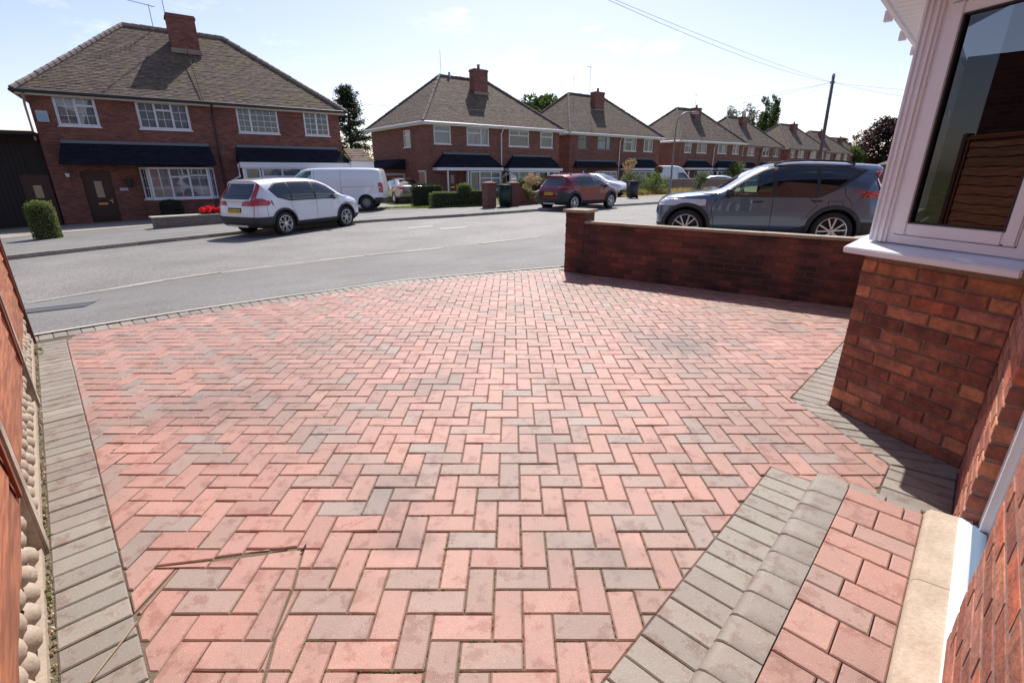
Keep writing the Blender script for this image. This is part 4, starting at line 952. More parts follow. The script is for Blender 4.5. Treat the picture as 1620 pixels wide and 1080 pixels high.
# right-hand half: white glazed front room under its canopy
m = MB(); tb(m, F1, 7.2, 12.25, -.58, -.0, -1.2, .45); m.build('front_room_base', M_b1, h1)
window(h1, TB_((7.15, -.60, 0), (1, 0, 0), (0, 1, 0)), 0, .7, .5, 1.6, [(.05, .95, .03, .97, 1, 1)])
window(h1, TB_((7.9, -.60, 0), (1, 0, 0), (0, 1, 0)), 0, 1.9, .5, 1.6, [(.02, .5, .03, .62, 1, 1), (.02, .5, .62, .97, 1, 1), (.5, .98, .03, .62, 1, 1), (.5, .98, .62, .97, 1, 1)])
m = MB(); tb(m, F1, 7.05, 7.15, -.60, -.5, -1, 1.6); tb(m, F1, 9.82, 12.3, -.60, -.52, -1, 1.6); tb(m, F1, 12.22, 12.3, -.52, 0, -1, 1.6); m.build('white_panelling', M_white, h1)
m = MB(); m.tube([F1(6.9, -.6, 1.75), F1(6.9, -.6, 1.2), F1(6.5, -.15, .95)], .045, 8); m.build('white_downpipe', M_white, h1)
m = MB(); a = [F1(12.3, -1.0, 1.95), F1(13.6, -1.0, 1.95), F1(13.3, 0, 2.6), F1(12.25, 0, 2.6)]; tiles(m, *a, gauge=.17, tw=.3, th=.03, tone=1.7, rnd=.4); m.add(a, [(0, 1, 2, 3)]); a = [F1(13.6, -1.0, 1.95), F1(13.6, 3, 1.95), F1(13.3, 3, 2.6), F1(13.3, 0, 2.6)]; m.add(a, [(0, 1, 2, 3)])
m.build('side_roof', M_tile, h1)
m = MB(); tb(m, F1, 12.3, 13.55, -.95, 3, -1.2, 1.94); m.build('side_porch', M_white, h1)
aerial(rt1, 4.95, 4.0, 7.9, 9.0, 3.6, 1.2, 9); aerial(rt1, 5.5, 3.4, 8.4, 10.1, 3.5, 1.0, 7)
m = MB(); m.tube([F1(5.98, -.33, 4.5), F1(6.02, 2.4, 6.9)], .02, 5); m.build('cable', M_blackp, rt1)
m = MB(); m.tube([F1(-.05, -.35, 4.3), F1(-.12, -.05, 3.9), F1(-.12, -.05, 2.6)], .04, 8); m.build('corner_downpipe', mat('pinkish_pipe', (.4, .25, .22), .6), h1)
# lean-to side garage in deep shade at the left
ga = tag(empty('side_garage', (*Vector(H1L), -.9), h1.rotation_euler.z), 'dark timber side garage left of the nearest house, with a half-glazed door', 'garage')
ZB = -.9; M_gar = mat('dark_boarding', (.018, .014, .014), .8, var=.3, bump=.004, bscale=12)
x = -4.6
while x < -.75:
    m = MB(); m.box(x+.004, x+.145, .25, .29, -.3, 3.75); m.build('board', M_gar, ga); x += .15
m = MB(); m.box(-4.6, -.02, .29, 6, -.4, 3.7); m.box(-4.7, -.01, -1.3, 6.1, 3.66, 3.78); m.box(-.75, -.0, .27, .288, 2.95, 3.76); m.build('body', M_gar, ga)  # roof slab carried forward past the boards, added to darken the front
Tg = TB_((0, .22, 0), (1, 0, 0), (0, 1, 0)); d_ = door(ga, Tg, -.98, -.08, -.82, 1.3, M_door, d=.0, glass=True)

SW = lambda x0, x1, l, **k: dict(x=(x0, x1), z=(3.15, 4.28), l=l, **k)
T1 = [(.05, .95, .03, .68, 1, 1), (.05, .95, .68, .97, 1, 1)]
T2 = [(.03, .64, .03, .68, 1, 1), (.03, .64, .68, .97, 1, 1), (.64, .97, .03, .97, 1, 1)]
T3 = [(.03, .97, .03, .68, 1, 1), (.03, .5, .68, .97, 1, 1), (.5, .97, .68, .97, 1, 1)]
BL = [(.01, .3, .03, .97, 1, 1), (.3, .68, .03, .64, 1, 1), (.3, .68, .64, .97, 1, 1), (.68, .99, .03, .64, 1, 1), (.68, .99, .64, .97, 1, 1)]
def ground_floor(h, W_, F, zg, mb, dm, fr=None):
    global ZB
    # left home: porch with door, bay; right home: glazed bay and door
    door(h, F, 1.45, 2.4, zg+.05, zg+2.2, dm)
    m = MB(); tb(m, F, 1.15, 1.24, -.64, -.55, zg-.3, 1.45); tb(m, F, 2.75, 2.84, -.64, -.55, zg-.3, 1.45); m.build('porch_post', M_white, h)
    box_bay(h, 3.0, 5.6, .6, zg+.75, 1.44, zg, mb, BL, 'net', 0, fr)
    box_bay(h, W_-5.3, W_-2.7, .6, zg+.75, 1.44, zg, mb, BL, 'net', 0, fr)
    T = TB_((W_-2.6, -.6, 0), (1, 0, 0), (0, 1, 0)); window(h, T, 0, 1.0, zg+.1, 1.44, [(.05, .95, .03, .97, 1, 1)], fr, 'dark', sill=False, d=0)
    window(h, TB_((W_-1.55, -.6, 0), (1, 0, 0), (0, 1, 0)), 0, 1.15, zg+.1, 1.44, [(.05, .95, .03, .97, 1, 1)], fr, 'dark', sill=False, d=0)
H2L, H2R = (-5.63, 33.95), (3.73, 41.15)
h2, w2, F2, rt2 = semi(H2L, H2R, -.6, 8.9, 4.45, 3.8, 7.9, 8.05, 'red brick pair with white gutters and hipped porch canopies, second from the left', M_b2,
    [SW(.6, 1.92, T1), SW(3.17, 5.05, T2), SW(6.81, 8.72, T3, c='blind'), SW(9.85, 11.15, T1, c='blind')], True,
    [(.35, 5.85, 2.55, 1.68, .68, .9, .9, True), (6.3, 11.7, 2.5, 1.66, .68, .85, .85, True)], side=[dict(y=(2.2, 3.3), z=(3.0, 4.1), l=T1)],
    ch=(5.72, 6.9, 2.7, 3.4, 8.5), pots=1, gf=dict(holes=[(1.45, 2.4, -.55, 1.6)]), tone=1.02)
ZB = -.6; ground_floor(h2, w2, F2, -.6, M_b2, M_doorr)
m = MB(); m.tube([F2(3.9, 4.4, 8.0), F2(3.9, 4.4, 9.7)], .015, 5); m.build('aerial', M_metal, rt2)
m = MB(); m.tube([F2(4.6, 4.4, 8.0), F2(4.6, 4.4, 8.35)], .09, 8); m.build('roof_vent', M_metal, rt2)
m = MB(); m.tube([F2(5.95, -.8, 1.3), F2(6.08, -.1, 1.0)], .04, 6); m.tube([F2(6.3, -.8, 1.3), F2(6.12, -.1, 1.0)], .04, 6); m.build('branch_pipe', M_white, h2)
SLs = TB_((0, 0, 0), (0, 1, 0), (1, 0, 0))
m = MB(); 
for q in (0,): m.add([(-.05, 3.2, 2.55-ZB-.3), (-1.9, 3.2, 1.75-ZB-.2), (-1.9, 8.5, 1.75-ZB-.2), (-.05, 8.5, 2.55-ZB-.3), (-.05, 3.2, 1.75-ZB-.2), (-.05, 8.5, 1.75-ZB-.2)], [(0, 1, 2, 3), (0, 4, 1), (3, 2, 5), (1, 4, 5, 2)])
m.build('side_canopy', M_can, h2)
m = MB(); m.box(-1.85, -1.7, 3.3, 3.45, -.3, 1.9); m.box(-1.7, -.02, 3.3, 3.4, 1.75, 1.9); m.box(-.15, -.02, 3.3, 3.42, -.3, 1.75); m.build('side_porch_frame', mat('dull_white', (.4, .4, .42), .5), h2)
m = MB(); m.box(-.06, -.01, .25, 1.15, -.3, 2.0); m.build('side_gate', mat('light_timber', (.42, .23, .12), .6), h2)
m = MB(); m.box(-.075, -.005, .17, .25, -.3, 2.08); m.box(-.075, -.005, .17, 1.2, 2.0, 2.08); m.build('gate_frame', M_white, h2)
H3L, H3R = (5.0, 44.9), (14.9, 52.3)
sc = 12.36/11.6
h3, w3, F3, rt3 = semi(H3L, H3R, -.55, 8.6, 4.56, 3.6, 8.2, 8.35, 'third brick pair, with a mossy roof and grey upstairs window frames on its left', M_b2,
    [dict(x=(.95, 2.2), z=(3.3, 4.45), l=T1, f=mat('grey_frame', (.16, .18, .22), .5), c='dark', s=.3), dict(x=(3.4, 5.25), z=(3.3, 4.45), l=T2, f=MATS['grey_frame'], c='net'), dict(x=(6.95, 8.8), z=(3.25, 4.42), l=T2, c='net', s=.3), dict(x=(9.9, 11.3), z=(3.25, 4.42), l=LT2(1, 1), c='net', s=.3)], True,
    [(.5, 5.95, 2.3, 1.75, .5, .3, .1, False), (6.6, 12.1, 2.55, 1.72, .68, .85, .85, True)], gf=dict(holes=[(1.45, 2.4, -.5, 1.65)]), tone=.98, det=2)
ZB = -.55; ground_floor(h3, w3, F3, -.55, M_b2, mat('green_door', (.02, .05, .05), .4))
aerial(rt3, 5.3, 3.2, 8.4, 10.6, 3.4, .7, 4); m = MB(); m.tube([F3(3.9, 4, 8.3), F3(3.9, 4, 9.8)], .015, 5); m.build('mast', M_metal, rt3)
more = [((18.6, 57.3), (28.5, 63.8), 4.62, 'fourth brick pair from the left, behind the lamp post and the white panel van', T1, True),
        ((28.9, 66.9), (38.8, 74.4), 4.62, 'fifth brick pair from the left, with poplars rising behind its roof', LT2(1, 1), False),
        ((41.5, 77.5), (51.6, 84.6), 4.62, 'sixth brick pair from the left, seen just left of the leaning utility pole', LT2(1, 1), False),
        ((54.5, 92), (64.6, 98.5), 4.65, 'seventh brick pair from the left, its front crossed by the utility pole', LT2(1, 1), False),
        ((69.5, 110), (80.5, 117.5), 4.7, 'last hipped brick pair at the right end of the row, farthest off', LT2(1, 1), False)]
for i, (a, b, ze, lab, tl, wg) in enumerate(more):
    W_ = math.dist(a, b); k = W_/12
    ws = [dict(x=(.8*k, 2.0*k), z=(3.4, 4.52), l=tl, c='net', s=.3), dict(x=(3.0*k, 4.8*k), z=(3.4, 4.52), l=LT2(1, 1), c='net', s=.25), dict(x=(6.9*k, 8.7*k), z=(3.4, 4.52), l=LT2(1, 1), c='net', s=.3), dict(x=(9.9*k, 11.2*k), z=(3.4, 4.52), l=LT2(1, 1), c='net', s=.35)]
    h_, w_, F_, rt_ = semi(a, b, -.5, 8.4, ze, W_*.33, W_*.66, 8.5, lab, M_b2, ws, wg, [(.7, 5.6, 2.6, 1.8, .66, .8, .8, i < 2), (6.4, W_-.6, 2.6, 1.8, .66, .8, .8, i < 2)], det=1, pots=1 if i % 2 == 0 else 2, tone=[.95, .9, .95, .9, .9][i])
    ZB = -.5
    if i < 3: ground_floor(h_, w_, F_, -.5, M_b2, M_doorr)
    aerial(rt_, W_*.5, 3.2, 8.4, 10+.3*(i % 2), 3.4+i, .7, 4)
    if i > 1: aerial(rt_, W_*.8, 4.2, 7.4, 9.8, 2+i, .6, 4)
# grey hipped outbuilding at the far right, pale roof
ZB = 0
ob_ = tag(empty('bungalow', (62, 72, -.5), rad(30)), 'low building with grey hipped roof, beyond the grey car beside the bay window', 'bungalow', None)
m = MB(); m.box(0, 14, 0, 9, -.3, 2.9); m.build('wall', M_b2, ob_)
m = MB(); e = [(-.4, -.4, 2.9), (14.4, -.4, 2.9), (14.4, 9.4, 2.9), (-.4, 9.4, 2.9)]; r0 = (4.5, 4.5, 5.9); r1 = (9.5, 4.5, 5.9)
m.add(e+[r0, r1], [(0, 1, 5, 4), (2, 3, 4, 5), (3, 0, 4), (1, 2, 5), (0, 3, 2, 1)]); tiles(m, e[0], e[1], r1, r0, .3, .3); tiles(m, e[3], e[0], r0, r0, .3, .3); m.build('roof', mat('grey_tile', (.17, .155, .15), .9, attr=True), ob_)
m = MB(); caps(m, r0, r1); caps(m, e[0], r0); m.build('ridge', M_cap, ob_)
# ================================================================ VEHICLES
def paint(name, c, metal=.25, rough=.32): return mat(name, c, rough, metal, 1.0)
M_clad = mat('grey_cladding', (.035, .036, .04), .65); M_tyre = mat('tyre', (.018, .018, .019), .85); M_seam = mat('panel_gap', (.01, .01, .01), .9)
M_alloy = mat('alloy', (.55, .56, .58), .3, .85); M_disc = mat('wheel_dark', (.02, .02, .022), .6); M_red = mat('tail_red', (.42, .008, .012), .15, coat=1.); M_lampc = mat('lamp_clear', (.55, .56, .6), .1, coat=1.)
M_chrome = mat('chrome', (.7, .7, .72), .12, 1.); M_plate = mat('yellow_plate', (.75, .48, .02), .4); M_platew = mat('white_plate', (.7, .7, .68), .4); M_ink = mat('plate_ink', (.01, .01, .01), .6)
M_gloss = mat('gloss_black', (.012, .013, .016), .15, coat=1.)
M_seat = mat('seat_cloth', (.05, .05, .055), .9); M_int = mat('car_interior', (.03, .03, .033), .9)
G_clear = glass_mat('car_glass', (.62, .78, .74)); G_priv = glass_mat('privacy_glass', (.08, .09, .11), .6, refl=.9)
def chaikin(P, n=2):
    for _ in range(n):
        Q = []
        for i in range(len(P)):
            a = Vector(P[i]); b = Vector(P[(i+1) % len(P)]); Q += [a*.75+b*.25, a*.25+b*.75]
        P = Q
    return P
def inpoly(x, y, P):
    c = False
    for i in range(len(P)):
        x1, y1 = P[i-1]; x2, y2 = P[i]
        if (y1 > y) != (y2 > y) and x < (x2-x1)*(y-y1)/(y2-y1)+x1: c = not c
    return c
def car(label, name, cat, spec, loc, heading, pm, group='cars and vans parked in the street'):
    root = tag(empty(name, loc, rad(heading)), label, cat, group)
    sp = spec; w0 = sp['w']/2; zb_, zr_ = sp['belt'], sp['roof']; xf, xr = sp['xf'], sp['xr']; n_e = sp.get('n', 5.5)
    prof = chaikin(sp['prof'], 2); 
    # even resample of closed profile
    P = prof+[prof[0]]; D = [0]
    for i in range(1, len(P)): D.append(D[-1]+(P[i]-P[i-1]).length)
    NS = 150; pts = []; k = 0
    for i in range(NS):
        t = D[-1]*i/NS
        while D[k+1] < t: k += 1
        u = (t-D[k])/max(1e-9, D[k+1]-D[k]); pts.append(P[k]*(1-u)+P[k+1]*u)
    zs = sp.get('spine', .72); sx0, sx1 = xr+.75, xf-.8
    xm = (xf+xr)/2; hl = (xf-xr)/2; tp = sp.get('taper', .13); tum = sp.get('tumble', .22); fl = sp.get('flare', .0)
    def Wd(x, z):
        u = abs(x-xm)/hl; w = w0*(1-tp*min(1, u)**4)
        if x > xm: w *= 1-sp.get('nose', .06)*u**6
        if z > zb_: w *= 1-tum*((z-zb_)/(zr_-zb_))**1.15
        elif z < .45: w *= 1-.05*((.45-z)/.25)
        else: w *= 1-.018*((z-.62)/.3)**2
        return w
    M = 22; V = []; bm = bmesh.new()
    ths = [PI/2*(j/M) for j in range(M+1)]
    grid = []
    for p in pts:
        cx = min(max(p.x, sx0), sx1); C = Vector((cx, zs)); row = []
        for th_ in ths:
            c, s = math.cos(th_), math.sin(th_)
            ro = c**(2/n_e) if c > 1e-6 else 0; et = s**(2/n_e) if s > 1e-6 else 0
            q = C+(p-C)*ro; row.append((q.x, Wd(q.x, q.y)*et, q.y))
        grid.append(row)
    # non-linear j spacing is implicit; mirror halves share the centre line
    vs = []
    for row in grid:
        vs.append([bm.verts.new(v) for v in row[:-1]])
    vm = [[row[0]]+[bm.verts.new((v.co.x, -v.co.y, v.co.z)) for v in row[1:]] for row in vs]
    spn = {}
    def sv_(i, sg):
        p = pts[i]; cx = round(min(max(p.x, sx0), sx1), 4); key = (cx, sg)
        if key not in spn: spn[key] = bm.verts.new((cx, Wd(cx, zs)*sg, zs))
        return spn[key]
    for i in range(NS):
        j2 = (i+1) % NS
        for j in range(M-1):
            bm.faces.new((vs[i][j], vs[i][j+1], vs[j2][j+1], vs[j2][j])); bm.faces.new((vm[i][j], vm[j2][j], vm[j2][j+1], vm[i][j+1]))
        for sg, g in ((1, vs), (-1, vm)):
            a, b = sv_(i, sg), sv_(j2, sg); q = [g[i][M-1], a, b, g[j2][M-1]] if a is not b else [g[i][M-1], a, g[j2][M-1]]
            if sg < 0: q = q[::-1]
            try: bm.faces.new(q)
            except ValueError: pass
    bmesh.ops.recalc_face_normals(bm, faces=bm.faces[:])
    lay_ = bm.faces.layers.int.new('done')
    AX = {'side': (0, 2), 'rear': (1, 2), 'front': (1, 2)}
    def ok(f, view):
        c = f.calc_center_median()
        if view == 'side': return abs(c.y) > .42*Wd(c.x, c.z) and abs(f.normal.y) > .25
        if view == 'rear': return c.x < sp.get('xrear', xr+1.25) and f.normal.x < -.05
        return c.x > sp.get('xfront', xf-1.9) and f.normal.x > .05
    def cutline(view, a, b):
        ax, az = AX[view]; a = Vector(a); b = Vector(b); d = b-a
        if d.length < 1e-5: return
        nrm = Vector((0, 0, 0)); nrm[ax] = -d.y; nrm[az] = d.x; co = Vector((0, 0, 0)); co[ax] = a.x; co[az] = a.y
        x0, x1 = min(a.x, b.x)-.01, max(a.x, b.x)+.01; z0, z1 = min(a.y, b.y)-.01, max(a.y, b.y)+.01; F = set()
        for f in bm.faces:
            X = [v.co[ax] for v in f.verts]; Z = [v.co[az] for v in f.verts]
            if max(X) > x0 and min(X) < x1 and max(Z) > z0 and min(Z) < z1 and ok(f, view): F.add(f)
        if not F: return
        E_ = {e for f in F for e in f.edges}; Vv = {v for f in F for v in f.verts}
        bmesh.ops.bisect_plane(bm, geom=list(F)+list(E_)+list(Vv), dist=1e-5, plane_co=co, plane_no=nrm.normalized())
    def select(view, poly):
        ax, az = AX[view]; o = []
        for f in bm.faces:
            if not ok(f, view): continue
            c = f.calc_center_median()
            if inpoly(c[ax], c[az], poly): o.append(f)
        return o
    def cutpoly(view, poly):
        for i in range(len(poly)): cutline(view, poly[i-1], poly[i])
    # wheel arches
    wheels = []; ra = sp['r']+.055
    body_parts = []
    for xa in (sp['axf'], sp['axr']):
        C = [(xa+ra*math.cos(t*PI/12), sp['r']+ra*math.sin(t*PI/12)) for t in range(24)]
        C = [(x, max(z, -.2)) for x, z in C]
        cutpoly('side', C); fs = select('side', C); bmesh.ops.delete(bm, geom=fs, context='FACES')
        # remove what hangs across the arch underneath
        fs = [f for f in bm.faces if (f.calc_center_median().x-xa)**2+(f.calc_center_median().z-sp['r'])**2 < (ra*.97)**2 and abs(f.calc_center_median().y) > w0*.55]
        bmesh.ops.delete(bm, geom=fs, context='FACES')
        for sg in (1, -1):
            m = MB(); yo = Wd(xa, .5)*.985; yi = yo-.36; vv = []; N_ = 20
            for t in range(N_+1): a = PI*1.16*t/N_-PI*.08; vv += [(xa+ra*math.cos(a), sg*yo, sp['r']+ra*math.sin(a)), (xa+ra*math.cos(a), sg*yi, sp['r']+ra*math.sin(a))]
            ff = [(2*t, 2*t+1, 2*t+3, 2*t+2) for t in range(N_)]+[tuple(2*t+1 for t in range(N_+1))]
            m.add(vv, ff); body_parts.append(m)
        wheels.append(xa)
    # lifted patches: windows, lamps, cladding
    def take(view, poly, name_, mt, off=0., cut=True, parent=None, thick=0, both=True, keep=False):
        if cut: cutpoly(view, poly)
        fs = select(view, poly)
        if not fs: return None
        nb = bmesh.new(); vmap = {}
        for f in fs:
            q = []
            for v in f.verts:
                if v not in vmap: vmap[v] = nb.verts.new(v.co)
                q.append(vmap[v])
            try: nb.faces.new(q)
            except ValueError: pass
        nb.normal_update()
        for v in nb.verts:
            v.co += v.normal*off
        if thick:
            ext = bmesh.ops.extrude_face_region(nb, geom=nb.faces[:]); vv = [g for g in ext['geom'] if isinstance(g, bmesh.types.BMVert)]
            for v in vv: v.co += v.normal*0
            old = [v for v in nb.verts if v not in set(vv)]
            for v in old: v.co -= v.normal*thick if v.normal.length else 0
            bmesh.ops.recalc_face_normals(nb, faces=nb.faces[:])
        if not keep: bmesh.ops.delete(bm, geom=fs, context='FACES')
        return (name_, nb, mt)
    outs = []
    for g_ in sp['patches']:
        view, poly, nm, mt, off = g_[:5]; thick = g_[5] if len(g_) > 5 else 0
        for P_ in ([poly] if view == 'side' or g_[6:7] == (1,) else ([poly, [(-a, b) for a, b in poly]] if view != 'side' and min(a for a, b in poly) >= -1e-6 and max(a for a, b in poly) > .3 and g_[6:7] != (1,) else [poly])):
            r_ = take(view, P_, nm, mt, off, True, None, thick)
            if r_: outs.append(r_)
    # panel gaps
    hw = sp.get('gap', .006)
    for view, line in sp['gaps']:
        for a, b in zip(line[:-1], line[1:]):
            a = Vector(a); b = Vector(b); d = (b-a).normalized(); nv = Vector((-d.y, d.x))*hw; q = [a+nv, b+nv, b-nv, a-nv]
            cutline(view, q[0], q[1]); cutline(view, q[2], q[3]); cutline(view, a-nv, a+nv); cutline(view, b-nv, b+nv)
            for f in select(view, q): f.material_index = 1
    for f in bm.faces: 
        if f.material_index not in (0, 1): f.material_index = 0
    # split by kind of paint: lower cladding chosen by height handled as patches
    if 'rooftop' in sp:
        for f in bm.faces:
            if f.material_index == 0 and f.calc_center_median().z > sp['rooftop'] and sp['roofx'][0] < f.calc_center_median().x < sp['roofx'][1]: f.material_index = 2
    bo = bmobj('body', bm, [pm, M_seam, M_gloss], root, sharp=rad(38))
    # windows split left/right into loose islands so that each is a part
    for nm, nb, mt in outs:
        todo = set(nb.faces); isl = []
        while todo:
            st = [todo.pop()]; comp = set(st)
            while st:
                f = st.pop()
                for e in f.edges:
                    for g2 in e.link_faces:
                        if g2 in todo: todo.discard(g2); comp.add(g2); st.append(g2)
            isl.append(comp)
        for comp in isl:
            if sum(f.calc_area() for f in comp) < .002: continue
            me_v = {}; vs_ = []; fs_ = []
            for f in comp:
                q = []
                for v in f.verts:
                    if v not in me_v: me_v[v] = len(vs_); vs_.append(tuple(v.co))
                    q.append(me_v[v])
                fs_.append(tuple(q))
            mesh(nm, vs_, fs_, mt, root, True)
        nb.free()
    for m in body_parts: m.build('wheel_well', M_disc, bo)
    # wheels
    r = sp['r']; tw = sp.get('tw', .22); rr = sp.get('rim', r*.70)
    for xa in wheels:
        for sg in (1, -1):
            y0 = Wd(xa, .5)-.015; prof_t = [(rr, -.0), (rr+.02, .012), (r*.93, .012), (r*.985, -.012), (r, -.05), (r, -tw+.05), (r*.985, -tw+.02), (r*.93, -tw), (rr, -tw)]
            m = MB(); N_ = 40; vv = []; ff = []
            for t in range(N_):
                a = 2*PI*t/N_
                for (q, y) in prof_t: vv.append((q*math.cos(a), sg*(y), q*math.sin(a)))
            k_ = len(prof_t)
            for t in range(N_):
                for j in range(k_-1): ff.append((t*k_+j, ((t+1) % N_)*k_+j, ((t+1) % N_)*k_+j+1, t*k_+j+1))
            m.add(vv, ff); wo = m.build('wheel', M_tyre, root, True); wo.location = (xa, sg*y0, r)
            # rim
            m = MB(); vv = []; ff = []; pr = [(rr+.003, .008), (rr-.012, .012), (rr-.03, -.02), (rr-.035, -.10)]
            for t in range(N_):
                a = 2*PI*t/N_
                for (q, y) in pr: vv.append((q*math.cos(a), sg*y, q*math.sin(a)))
            for t in range(N_):
                for j in range(3): ff.append((t*4+j, ((t+1) % N_)*4+j, ((t+1) % N_)*4+j+1, t*4+j+1))
            m.add(vv, ff, mi=0)
            dsk = []; 
            m.add([(0, sg*-.10, 0)]+[((rr-.03)*math.cos(2*PI*t/24), sg*-.10, (rr-.03)*math.sin(2*PI*t/24)) for t in range(24)], [(0, 1+t, 1+(t+1) % 24) for t in range(24)], mi=1)
            st = sp.get('spokes', ('split', 5)); ns = st[1]; off0 = R.uniform(0, 6)
            def spoke(a0, r0, a1, r1, w0_, w1_, y_0, y_1):
                p0 = Vector((math.cos(a0)*r0, 0, math.sin(a0)*r0)); p1 = Vector((math.cos(a1)*r1, 0, math.sin(a1)*r1)); d = (p1-p0).normalized(); nv = Vector((-d.z, 0, d.x))
                q = []
                for p, w_, y_ in ((p0, w0_, y_0), (p1, w1_, y_1)):
                    for s_, dy in ((-1, 0), (1, 0), (.7, .012), (-.7, .012)): q.append(p+nv*w_*s_+Vector((0, sg*(y_-.02+dy*1.6), 0)))
                m.add(q, [(0, 4, 5, 1), (1, 5, 6, 2), (2, 6, 7, 3), (3, 7, 4, 0), (0, 1, 2, 3), (4, 7, 6, 5)], mi=0)
            for s_ in range(ns):
                a = off0+2*PI*s_/ns
                if st[0] == 'split':
                    for dl in (-.5, .5): spoke(a+dl*.25, .05, a+dl*2*PI/ns*.42, rr-.015, .016, .019, .005, .006)
                elif st[0] == 'loop':
                    for dl in (-1, 1):
                        spoke(a+dl*.12, .05, a+dl*PI/ns*.78, rr*.62, .012, .012, .004, .004); spoke(a+dl*PI/ns*.78, rr*.62, a+dl*PI/ns*.5, rr-.015, .012, .013, .004, .006)
                elif st[0] == 'wide': spoke(a, .04, a, rr-.012, .045, .028, .008, .006); 
                else: spoke(a, .05, a, rr-.03, .03, .03, .0, .0)
            m.add([(0, sg*.012, 0)]+[(.055*math.cos(2*PI*t/16), sg*.004, .055*math.sin(2*PI*t/16)) for t in range(16)], [(0, 1+t, 1+(t+1) % 16) for t in range(16)], mi=0)
            ro = m.build('rim', [sp.get('rimm', M_alloy), M_disc], wo)
            if st[0] == 'steel':
                m = MB(); m.add([(0, sg*-.03, 0)]+[((rr-.03)*math.cos(2*PI*t/24), sg*-.03, (rr-.03)*math.sin(2*PI*t/24)) for t in range(24)], [(0, 1+t, 1+(t+1) % 24) for t in range(24)]); m.build('wheel_disc', mat('steel_wheel', (.13, .13, .14), .5, .5), wo)
    # cabin
    if sp.get('cabin', True):
        m = MB(); fx, rx, fl_ = sp['seatf'], sp['seatr'], sp.get('floor', .42)
        m.box(rx-.55, fx+1.05, -w0*.8, w0*.8, .26, fl_)
        m.box(fx+.55, fx+1.0, -w0*.8, w0*.8, fl_, zb_-.08)
        m.build('cabin_floor', M_int, bo)
        for x in (fx, rx):
            for y in (-.37, .37):
                m = MB(); m.box(x-.25, x+.25, y-.24, y+.24, fl_, fl_+.25)
                m.add([(x-.3, y-.23, fl_+.2), (x-.16, y-.23, fl_+.2), (x-.16, y+.23, fl_+.2), (x-.3, y+.23, fl_+.2), (x-.48, y-.19, fl_+.86), (x-.38, y-.19, fl_+.86), (x-.38, y+.19, fl_+.86), (x-.48, y+.19, fl_+.86)], [(0, 1, 2, 3), (7, 6, 5, 4), (0, 4, 5, 1), (1, 5, 6, 2), (2, 6, 7, 3), (3, 7, 4, 0)])
                m.box(x-.5, x-.4, y-.12, y+.12, fl_+.9, fl_+1.1 if fl_+1.1 < zr_-.08 else zr_-.1)
                m.build('seat', M_seat, bo)
        m = MB(); c = Vector((fx+.42, -.37, zb_+.02)); N_ = 20; ring = [c+Vector((math.sin(2*PI*t/N_)*.07, math.cos(2*PI*t/N_)*.18, math.sin(2*PI*t/N_)*.17)) for t in range(N_+1)]
        m.tube(ring, .014, 6, caps=False); m.tube([c, c+Vector((.25, 0, -.15))], .03, 6); m.build('steering_wheel', M_int, bo)
    # mirrors
    if 'mirror' in sp:
        mx_, mz_ = sp['mirror'][:2]; mc = sp.get('mirrorm', pm)
        for sg in (1, -1):
            bm2 = bmesh.new(); bmesh.ops.create_icosphere(bm2, subdivisions=2, radius=1)
            for v in bm2.verts:
                x, y, z = v.co; v.co = Vector((mx_+.075*(abs(x)**.7*(1 if x > 0 else -1))-.0, sg*(Wd(mx_, mz_)+.14)+.12*(abs(y)**.8*(1 if y > 0 else -1)), mz_+.08+.075*(abs(z)**.7*(1 if z > 0 else -1))))
            o = bmobj('door_mirror', bm2, mc, root, smooth=True)
            m = MB(); m.tube([(mx_+.0, sg*(Wd(mx_, mz_)-.04), mz_-.03), (mx_, sg*(Wd(mx_, mz_)+.1), mz_+.03)], .03, 6); m.build('mirror_stalk', M_blackp, o)
    for hx, hz in sp.get('handles', []):
        for sg in (1, -1):
            m = MB(); y = Wd(hx, hz)*.995; m.box(hx-.1, hx+.1, min(sg*y, sg*(y+.035)), max(sg*y, sg*(y+.035)), hz-.016, hz+.016); o = m.build('door_handle', sp.get('handlem', pm), root)
            bm2 = bmesh.new(); bm2.from_mesh(o.data); bmesh.ops.bevel(bm2, geom=bm2.edges[:], offset=.012, segments=2, affect='EDGES'); bm2.to_mesh(o.data); bm2.free()
    if 'rails' in sp:
        a, b, z, ym = sp['rails']
        for sg in (1, -1):
            m = MB(); n = 8; pp = [(a+(b-a)*i/n, sg*ym, z+.05*math.sin(PI*i/n)**.5 if 0 < i < n else z-.02) for i in range(n+1)]; m.tube(pp, .018, 6); m.build('roof_rail', sp.get('railm', M_blackp), root, True)
    for (end, x, z, tilt, txt, pmat) in sp.get('plates', []):
        rear = end == 'rear'; m = MB(); m.box(-.26, .26, -.006, .006, -.056, .056); pl = m.build('number_plate', pmat, root)
        pl.location = (x, 0, z); pl.rotation_euler = (0, 0, 0); pl.rotation_euler = (rad(-tilt if rear else -tilt), 0, -PI/2 if rear else PI/2)
        if txt:
            cu = bpy.data.curves.new('t', 'FONT'); cu.body = txt; cu.size = .105; cu.align_x = 'CENTER'; cu.align_y = 'CENTER'; cu.extrude = .001; cu.offset = .0015; cu.space_character = 1.08
            to = bpy.data.objects.new('t', cu); COL.objects.link(to); dg = bpy.context.evaluated_depsgraph_get(); me = bpy.data.meshes.new_from_object(to.evaluated_get(dg)); bpy.data.objects.remove(to)
            me.materials.clear(); me.materials.append(M_ink); o = link(bpy.data.objects.new('plate_characters', me), pl); o.rotation_euler = (PI/2, 0, 0); o.location = (0, -.0075, 0)
    for fn in sp.get('extra', []): fn(root, Wd)
    return root, Wd
